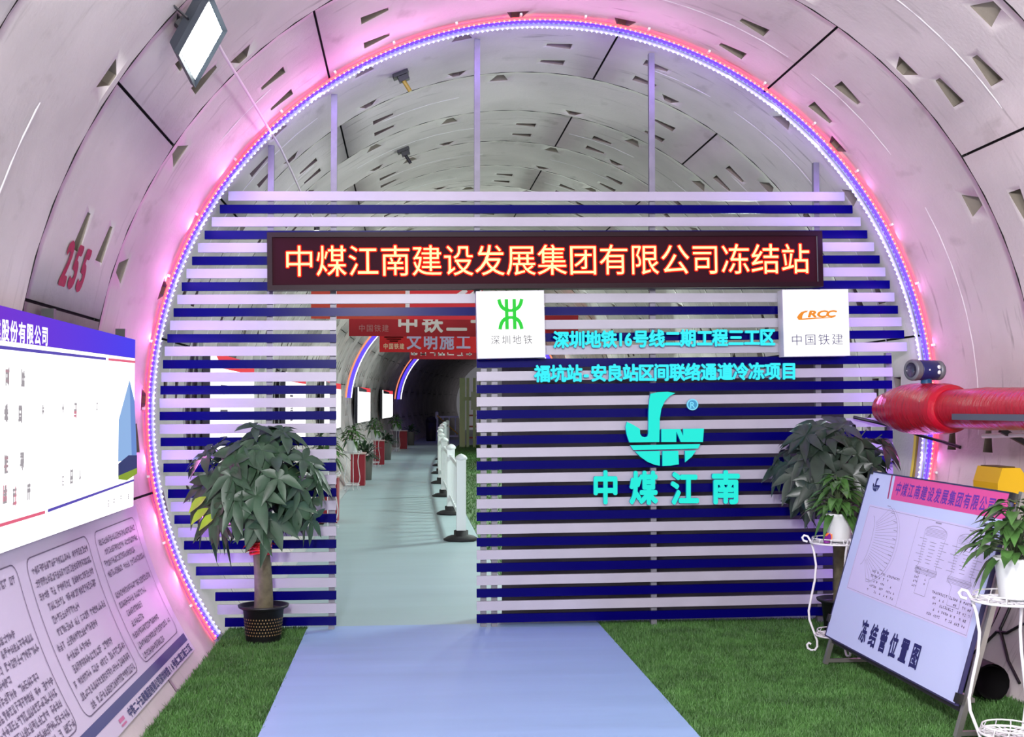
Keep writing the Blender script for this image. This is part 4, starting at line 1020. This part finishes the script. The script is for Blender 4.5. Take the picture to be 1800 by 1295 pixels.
# black cables
mb = MB(); mb.tube([on_y(1500, 733, 8.24), on_y(1540, 742, 8.2), on_y(1580, 752, 8.1), on_y(1620, 766, 7.95), on_y(1655, 776, 7.75), on_lining(1688, 786, R - .01)], .012, 7)
o = mb.build('black_cable', M_BLACK); tag(o, 'thick black cable passing under the swollen red pipe end to the wall', 'cable')
for k, (pts, lab) in enumerate((
        ([(1795, 1000), (1778, 1060), (1758, 1105), (1772, 1160), (1792, 1200)], 'black cable hanging down the wall behind the nearest plant stand'),
        ([(1705, 1152), (1730, 1132), (1752, 1110), (1770, 1112), (1799, 1096)], 'black cable crossing the wall low behind the nearest plant stand'),
        ([(1799, 905), (1780, 935), (1770, 965), (1776, 990), (1799, 1000)], 'looping black cable on the wall beside the nearest pothos'))):
    mb = MB(); P3 = [on_lining(u, v, R - .012) for u, v in pts]; dn = []
    for i in range(len(P3) - 1):
        for j in range(5): dn.append(P3[i].lerp(P3[i + 1], j / 5))
    dn.append(P3[-1]); dn = [lining(math.degrees(math.atan2(p.x, p.z - AZ)), p.y, R - .012) for p in dn]
    mb.tube(dn, .009, 6); o = mb.build('wall_cable', M_BLACK); tag(o, lab, 'cable')
pq = on_lining(1720, 1160, R - .02)
mb = MB(); ca = math.atan2(pq.x, pq.z - AZ)
# open end of a black drain hose lying at the foot of the wall
hp = [Vector((2.10, 6.0 + .11 * i, .125 + .0 * i)) for i in range(8)]
mb.tube(hp, .10, 18, caps=False); mb.tube(hp, .088, 18, caps=False)
o = mb.build('drain_hose', mat('black_rubber', (16, 14, 16), 0.6)); tag(o, 'open ended black drain hose lying on the turf behind the easel', 'hose')

# ================================================================== BEYOND THE SCREEN
# roof fixtures
for (u, v, Yh), lab in (((703, 128, 8.77), 'dark ceiling hook with a yellow clip on the crown just beyond the LED arch'), ((708, 262, 11.3), 'dark green ceiling hook farther along the crown, above the top slat')):
    c = on_lining(u, v, R - .002); t = thing('ceiling_hook', lab, 'hook', c, 'hooks on the crown')
    th = math.atan2(c.x, c.z - AZ); nrm_ = Vector((-math.sin(th), 0, -math.cos(th)))
    mb = MB(); M = Matrix.Translation(c) @ Matrix.Rotation(th, 4, 'Y'); mb.box((-.06, -.05, -.03), (.06, .05, 0), 0, M); mb.box((-.03, -.03, -.07), (.05, .03, -.03), 0, M); mb.build('plate', mat('dark_green_iron', (24, 30, 30), 0.5), t)
    mb = MB(); mb.tube([c + nrm_ * .05, c + nrm_ * .10 + Vector((.01, 0, 0)), c + nrm_ * .15 + Vector((.02, 0, 0))], .016, 8); mb.build('clip', mat('yellow_clip', (150, 132, 40), 0.5) if v < 200 else M_DARK, t)

# wall light boxes along the far side
M_ILB = glow('inner_white_film', (255, 255, 255), 1.6); M_IRED = glow('inner_red_film', (240, 74, 84), 0.95); M_IBAR = mat('inner_frame', (70, 70, 78), 0.5)
spec = [(9.70, 12.45, 'first lit notice box behind the slats, widest, beyond the potted money tree'), (15.65, 18.75, 'second lit notice box seen through the slats, left of the doorway'.replace('left of', 'beside')),
        (22.5, 26.6, 'lit notice box just at the edge of the doorway, white with red header'), (31.5, 35.7, 'lit notice box in the doorway between two distant LED arches'), (40.0, 44.0, 'farthest lit notice box in the doorway, before the last LED arch')]
for k, (ya, yb, lab) in enumerate(spec):
    xo = -2.60; t = thing('notice_light_box', lab, 'light box', (xo + bend(ya), ya, 1.05 + rise(ya)), 'lit notice boxes along the far wall')
    q = lambda y, z, d=0.0: Vector((xo + d + bend(y), y, z + rise(y)))
    z0, z1 = 1.08, 2.05
    mb = MB(); vs = [q(y, z, d) for d in (-.06, -.002) for y, z in ((ya, z0), (yb, z0), (yb, z1), (ya, z1))]
    mb.add(vs, [(0, 1, 2, 3), (7, 6, 5, 4), (0, 4, 5, 1), (1, 5, 6, 2), (2, 6, 7, 3), (3, 7, 4, 0)])
    mb.add([q(ya - .25, z0 - .1, -.08), q(ya - .05, z0 - .1, -.08), q(ya - .05, z1 + .1, -.05), q(ya - .25, z1 + .1, -.05)], [(0, 1, 2, 3)])
    mb.build('housing', M_IBAR, t)
    mb = MB(); mb.quad(q(ya, z0), q(yb, z0), q(yb, z1 - .12), q(ya, z1 - .12)); mb.quad(q(ya, z1 - .12), q(ya + (yb - ya) * .22, z1 - .12), q(ya + (yb - ya) * .08, z1), q(ya, z1)); mb.build('lit_face', M_ILB, t)
    mb = MB(); mb.add([q(ya + (yb - ya) * .22, z1 - .12), q(yb, z1 - .12), q(yb, z1), q(ya + (yb - ya) * .08, z1)], [(0, 1, 2, 3)]); mb.build('header_panel', M_IRED, t)
    mb = MB(); rnd = random.Random(40 + k)
    for r_ in range(3): tiny_writing(mb, lambda y, z, d: q(y, z, d), ya + (yb - ya) * .25, 1.75 - .2 * r_, .5, .13, rnd, .004)
    mb.build('faint_writing', glow('inner_grey_film', (120, 116, 126), 0.8), t)

# red banners slung across the tunnel
def banner(label, Y, xl, zb, hgt, mred, texts, x_r=2.1):
    t = thing('hanging_banner', label, 'banner', (xl + bend(Y), Y, zb), 'red banners across the tunnel')
    fn = lambda x, z, d=0.0: Vector((x, Y - d, z))
    mb = MB(); fbox(mb, fn, xl, x_r + bend(Y), zb, zb + hgt, -.006, 0); mb.build('cloth', mred, t)
    for txt, x0, x1, zc, hh, m, bold in texts:
        mb = MB(); put_text(mb, txt, fn, x0, x1, zc, hh, bold, z=.004, fill=.9); mb.build('lettering', m, t)
    return t, fn
M_BR = mat('red_banner_cloth', (176, 26, 40), 0.7, vary=.1, scale=2); M_BR2 = mat('bright_red_banner_cloth', (226, 30, 40), 0.6); M_BRO = mat('orange_red_banner_cloth', (210, 70, 44), 0.6)
M_BT = mat('banner_white_letter', (236, 226, 222), 0.6)
zc = lambda v, Y: on_y(716, v, Y).z
xc = lambda u, Y: on_y(u, 650, Y).x
Y = 13.5; t, fn = banner('nearest orange red banner across the tunnel, right behind the slats over the doorway', Y, xc(546, Y), zc(561, Y), .5, M_BRO, [], xc(848, Y))
mb = MB(); x0 = xc(716, Y); fbox(mb, fn, x0, xc(848, Y), zc(561, Y), zc(561, Y) + .5, .0005, .003); mb.build('red_field', M_BR2, t)
mb = MB(); stroke(mb, [(xc(716, Y), zc(538, Y)), (xc(716, Y), zc(505, Y))], .05, fn, .006); stroke(mb, [(xc(800, Y), zc(522, Y)), (xc(818, Y), zc(510, Y))], .05, fn, .006); stroke(mb, [(xc(826, Y), zc(520, Y)), (xc(846, Y), zc(505, Y))], .05, fn, .006); mb.build('white_strokes', M_BT, t)
Y = 20.0; banner('dark red banner with big white characters, second across the tunnel beyond the doorway', Y, xc(613, Y), zc(591, Y), .46, M_BR,
       [('中铁二十', xc(695, Y), xc(695, Y) + 4 * (xc(783, Y) - xc(740, Y)), zc(566, Y), .37, M_BT, .03), ('中国铁建', xc(629, Y), xc(684, Y), zc(577, Y), .13, mat('banner_dim_letter', (190, 130, 130), 0.6), .0)], 1.95)
Y = 27.0; t, fn = banner('bright red banner with round emblem, third across the tunnel beyond the doorway', Y, xc(667, Y), zc(619, Y), .50, M_BR2,
       [('文明施工', xc(713, Y), xc(713, Y) + 4 * (xc(772, Y) - xc(743, Y)), zc(600, Y), .38, mat('banner_lilac_letter', (206, 200, 240), 0.6), .03), ('中国铁建', xc(673, Y), xc(711, Y), zc(608.5, Y), .14, mat('banner_cream_letter', (250, 214, 180), 0.6), .02)], 1.8)
mb = MB(); c = (xc(692, Y), zc(596, Y))
for dx, wq in ((.0, .24), (.045, .21), (.09, .16), (.135, .09)):
    for s_ in (0, 1): stroke(mb, [(c[0] - wq, c[1] - dx + .09), (c[0] + wq, c[1] - dx + .09)], .022, fn, .004)
mb.build('emblem', mat('banner_cream_letter', (250, 214, 180), 0.6), t)
Y = 36.0; t, fn = banner('farthest red banner, mostly hidden behind the bright one over the far walkway', Y, xc(720, Y), zc(631, Y), .5, M_BR, [], 1.9)
mb = MB(); rnd = random.Random(77)
for k in range(7): tiny_writing(mb, fn, xc(728 + 16 * k, Y), zc(619, Y), .22, .22, rnd, .004)
mb.build('faint_writing', M_BT, t)

# distant LED arches
for Y, lab, gap in ((29.3, 'nearer of the two LED arches on the far wall seen through the doorway', .75), (46.0, 'farther LED arch at the dark end of the walkway', 1.2)):
    t = thing('led_arch_light', lab, 'LED arch', (bend(Y), Y, AZ + rise(Y)), 'LED arches beyond the doorway')
    for k, m_ in enumerate((mat('far_orange_strip', (200, 120, 90), .4, emit=(255, 150, 110), strength=1.0), mat('far_blue_strip', (70, 60, 220), .4, emit=(70, 50, 255), strength=2.2), mat('far_white_strip', (220, 220, 255), .4, emit=(240, 240, 255), strength=1.8))):
        mb = MB(); mb.tube([lining(-86 + 172 * i / 60, Y + gap * k, R - .03) for i in range(61)], .02 if k != 1 else .06, 6); mb.build('light_strip', m_, t)

# plants on stands and red boxes along the far wall
rowp = [(15.2, 15.9, 'on the stand behind the slats, lowest row of gaps'), (21.8, 22.9, 'nearest in the doorway'), (29.6, 30.5, 'second in the doorway'), (38.5, 40.6, 'third and farthest in the doorway')]
for k, (ys_, yr_, w_) in enumerate(rowp):
    xw = -2.02 + bend(ys_); z_ = rise(ys_)
    lab = ('behind the slats, beside the first red cabinet', 'nearest one seen through the doorway', 'second one along the wall seen through the doorway', 'farthest one along the wall seen through the doorway')[k]
    wire_stand('white wire plant stand ' + lab, (xw, ys_, z_ + .004), group='plant stands along the far wall')
    pothos('leafy pothos in a white pot, ' + lab, (xw, ys_, z_ + .706), 1.25, 30 + k, 60, group='pothos plants along the far wall')
    xr = (-2.08, -2.0, -1.98, -1.95)[k] + bend(yr_); zr = rise(yr_)
    t = thing('red_cabinet', ('red extinguisher cabinet behind the slats beyond the money tree trunk', 'red cabinet standing nearest inside the doorway by the wall', 'dark red cabinet standing second along the wall inside the doorway', 'dark red cabinet standing farthest along the wall inside the doorway')[k], 'cabinet', (xr, yr_, zr), 'red cabinets along the far wall')
    mb = MB(); mb.box((xr - .12, yr_, zr + .021), (xr + .15, yr_ + .5, zr + .63)); mb.build('body', mat('red_cabinet_paint', (150, 20, 40), .45), t)
    mb = MB(); mb.box((xr - .14, yr_ - .02, zr + .63), (xr + .17, yr_ + .52, zr + .65)); mb.build('lid', mat('cabinet_lid', (200, 170, 165), .5), t)
    mb = MB(); mb.box((xr - .11, yr_ + .02, zr + .0), (xr + .14, yr_ + .48, zr + .021)); mb.build('plinth', M_BLACK, t)
for k, (ys_, lab) in enumerate(((24.6, 'dark bushy plant between the first and second stands in the doorway'), (33.0, 'dark bushy plant between the second and third stands in the doorway'), (44.0, 'small dark plant at the far end of the plant row'))):
    xw = -1.92 + bend(ys_); z_ = rise(ys_); t = thing('potted_shrub', lab, 'potted plant', (xw, ys_, z_), 'dark shrubs along the far wall'); rnd = random.Random(60 + k)
    mb = MB(); mb.lathe([(.001, .002), (.12, .002), (.15, .5), (.16, .52), (.14, .52), (.13, .48), (.001, .48)], (xw, ys_, z_), 18); mb.build('pot', mat('grey_planter', (120, 116, 110), .6), t)
    mb = MB()
    for q in range(90):
        a = rnd.uniform(0, 6.28); e_ = rnd.uniform(-.1, 1.4); d = Vector((math.cos(a) * math.cos(e_), math.sin(a) * math.cos(e_), math.sin(e_))); leaf(mb, Vector((xw, ys_, z_ + .5)) + d * rnd.uniform(.05, .26), d, (0, 0, 1), .2, .08, .4)
    mb.build('foliage', M_LEAFD, t)

# white fence along the walkway
fe = thing('guard_fence', 'white post and rail fence on black feet beside the walkway beyond the doorway', 'fence', (-.38, 13.8, 0))
ys_ = [13.8, 17.0, 20.2, 23.4, 26.6, 29.8, 33.0, 36.2, 39.4]
M_PVC = mat('white_fence_plastic', (222, 230, 230), .35)
fx_ = lambda y: -.36 + bend(y)
for k, y in enumerate(ys_):
    x, z = fx_(y), rise(y) + .02
    mb = MB(); mb.box((x - .055, y - .055, z + .05), (x + .055, y + .055, z + .95)); mb.lathe([(.07, .95), (.075, .965), (.06, .99), (.03, 1.01), (.001, 1.02)], (x, y, z), 14)
    p = mb.build('post', M_PVC, fe)
    mb = MB(); mb.lathe([(.001, 0), (.20, 0), (.21, .02), (.15, .055), (.085, .06), (.085, .12), (.001, .12)], (x, y, z), 8); mb.build('foot', mat('black_rubber_foot', (26, 26, 28), .7), p)
for k in range(len(ys_) - 1):
    ya, yb = ys_[k], ys_[k + 1]; mb = MB()
    for zz in (.28, .86): mb.bar((fx_(ya), ya + .05, rise(ya) + zz), (fx_(yb), yb - .05, rise(yb) + zz), .035, .05)
    n = 9
    for i in range(1, n):
        y = ya + (yb - ya) * i / n; x = fx_(ya) + (fx_(yb) - fx_(ya)) * i / n; mb.box((x - .012, y - .02, rise(y) + .30), (x + .012, y + .02, rise(y) + .86))
    mb.build('rail_panel', M_PVC, fe)
# gate at the end of the walkway
Yg = 50.0; gx0, gx1 = xc(768, Yg), xc(806, Yg); gz = rise(Yg) + .02
gt = thing('barrier_gate', 'low white barrier gate across the dark far end of the walkway', 'gate', ((gx0 + gx1) / 2, Yg, gz))
mb = MB(); mb.box((gx0 - .06, Yg - .06, gz), (gx0 + .06, Yg + .06, gz + 1.12)); mb.lathe([(.075, 1.12), (.07, 1.18), (.001, 1.22)], (gx0, Yg, gz), 12); mb.build('post', M_PVC, gt)
mb = MB(); mb.bar((gx0, Yg, gz + .98), (gx1, Yg, gz + .98), .04, .08); mb.bar((gx0, Yg, gz + .16), (gx1, Yg, gz + .16), .04, .08)
for k in range(1, 4): x = gx0 + (gx1 - gx0) * k / 3.5; mb.box((x - .025, Yg - .015, gz + .16), (x + .025, Yg + .015, gz + .98))
mb.build('rail_panel', M_PVC, gt)
mb = MB(); mb.bar((gx0, Yg - .05, gz + 1.05), (gx0 + .9, Yg - .05, gz + .25), .03, .04); mb.build('brace', mat('yellow_enamel', (226, 178, 20), .4), gt)
# dark bin
bx_ = xc(758, 48.5); bz = rise(48.5) + .02
bi = thing('waste_bin', 'black rounded bin standing beside the white barrier gate', 'bin', (bx_, 48.5, bz))
mb = MB(); mb.lathe([(.001, 0), (.19, 0), (.21, .1), (.22, .8), (.001, .8)], (bx_, 48.5, bz), 18); mb.build('body', M_BLACK, bi)
mb = MB(); mb.lathe([(.225, .8), (.22, .9), (.15, 1.0), (.001, 1.05)], (bx_, 48.5, bz), 18); mb.build('lid', M_BLACK, bi)
# tall pale yellow frame
Yt = 42.0; tz = rise(Yt) + .01
tf = thing('timber_frame', 'tall pale yellow green posts with a crossbar rising behind the white fence', 'frame', (xc(815, Yt), Yt, tz))
M_PY = mat('pale_yellow_paint', (196, 212, 160), .5)
for u, w_ in ((813, .20), (822.5, .10), (834, .10), (845, .10)):
    mb = MB(); x = xc(u, Yt); mb.box((x - w_ / 2, Yt, tz), (x + w_ / 2, Yt + .1, tz + 2.5)); mb.build('post', M_PY, tf)
mb = MB(); mb.bar((xc(813, Yt), Yt + .05, tz + 1.75), (xc(850, Yt), Yt + .05, tz + 1.75), .04, .12); mb.build('crossbar', M_PY, tf)
mb = MB(); mb.box((xc(828, Yt), Yt - .02, tz + 1.35), (xc(842, Yt), Yt + .0, tz + 2.0)); mb.build('notice_plate', mat('notice_plate', (214, 220, 190), .5), tf)
for k in range(3):
    mb = MB(); mb.bar((xc(823, Yt), Yt + .05, tz + .35 + .4 * k), (xc(850, Yt), Yt + .05, tz + .35 + .4 * k), .03, .06); mb.build('rail', mat('red_rail', (170, 84, 70), .5), tf)
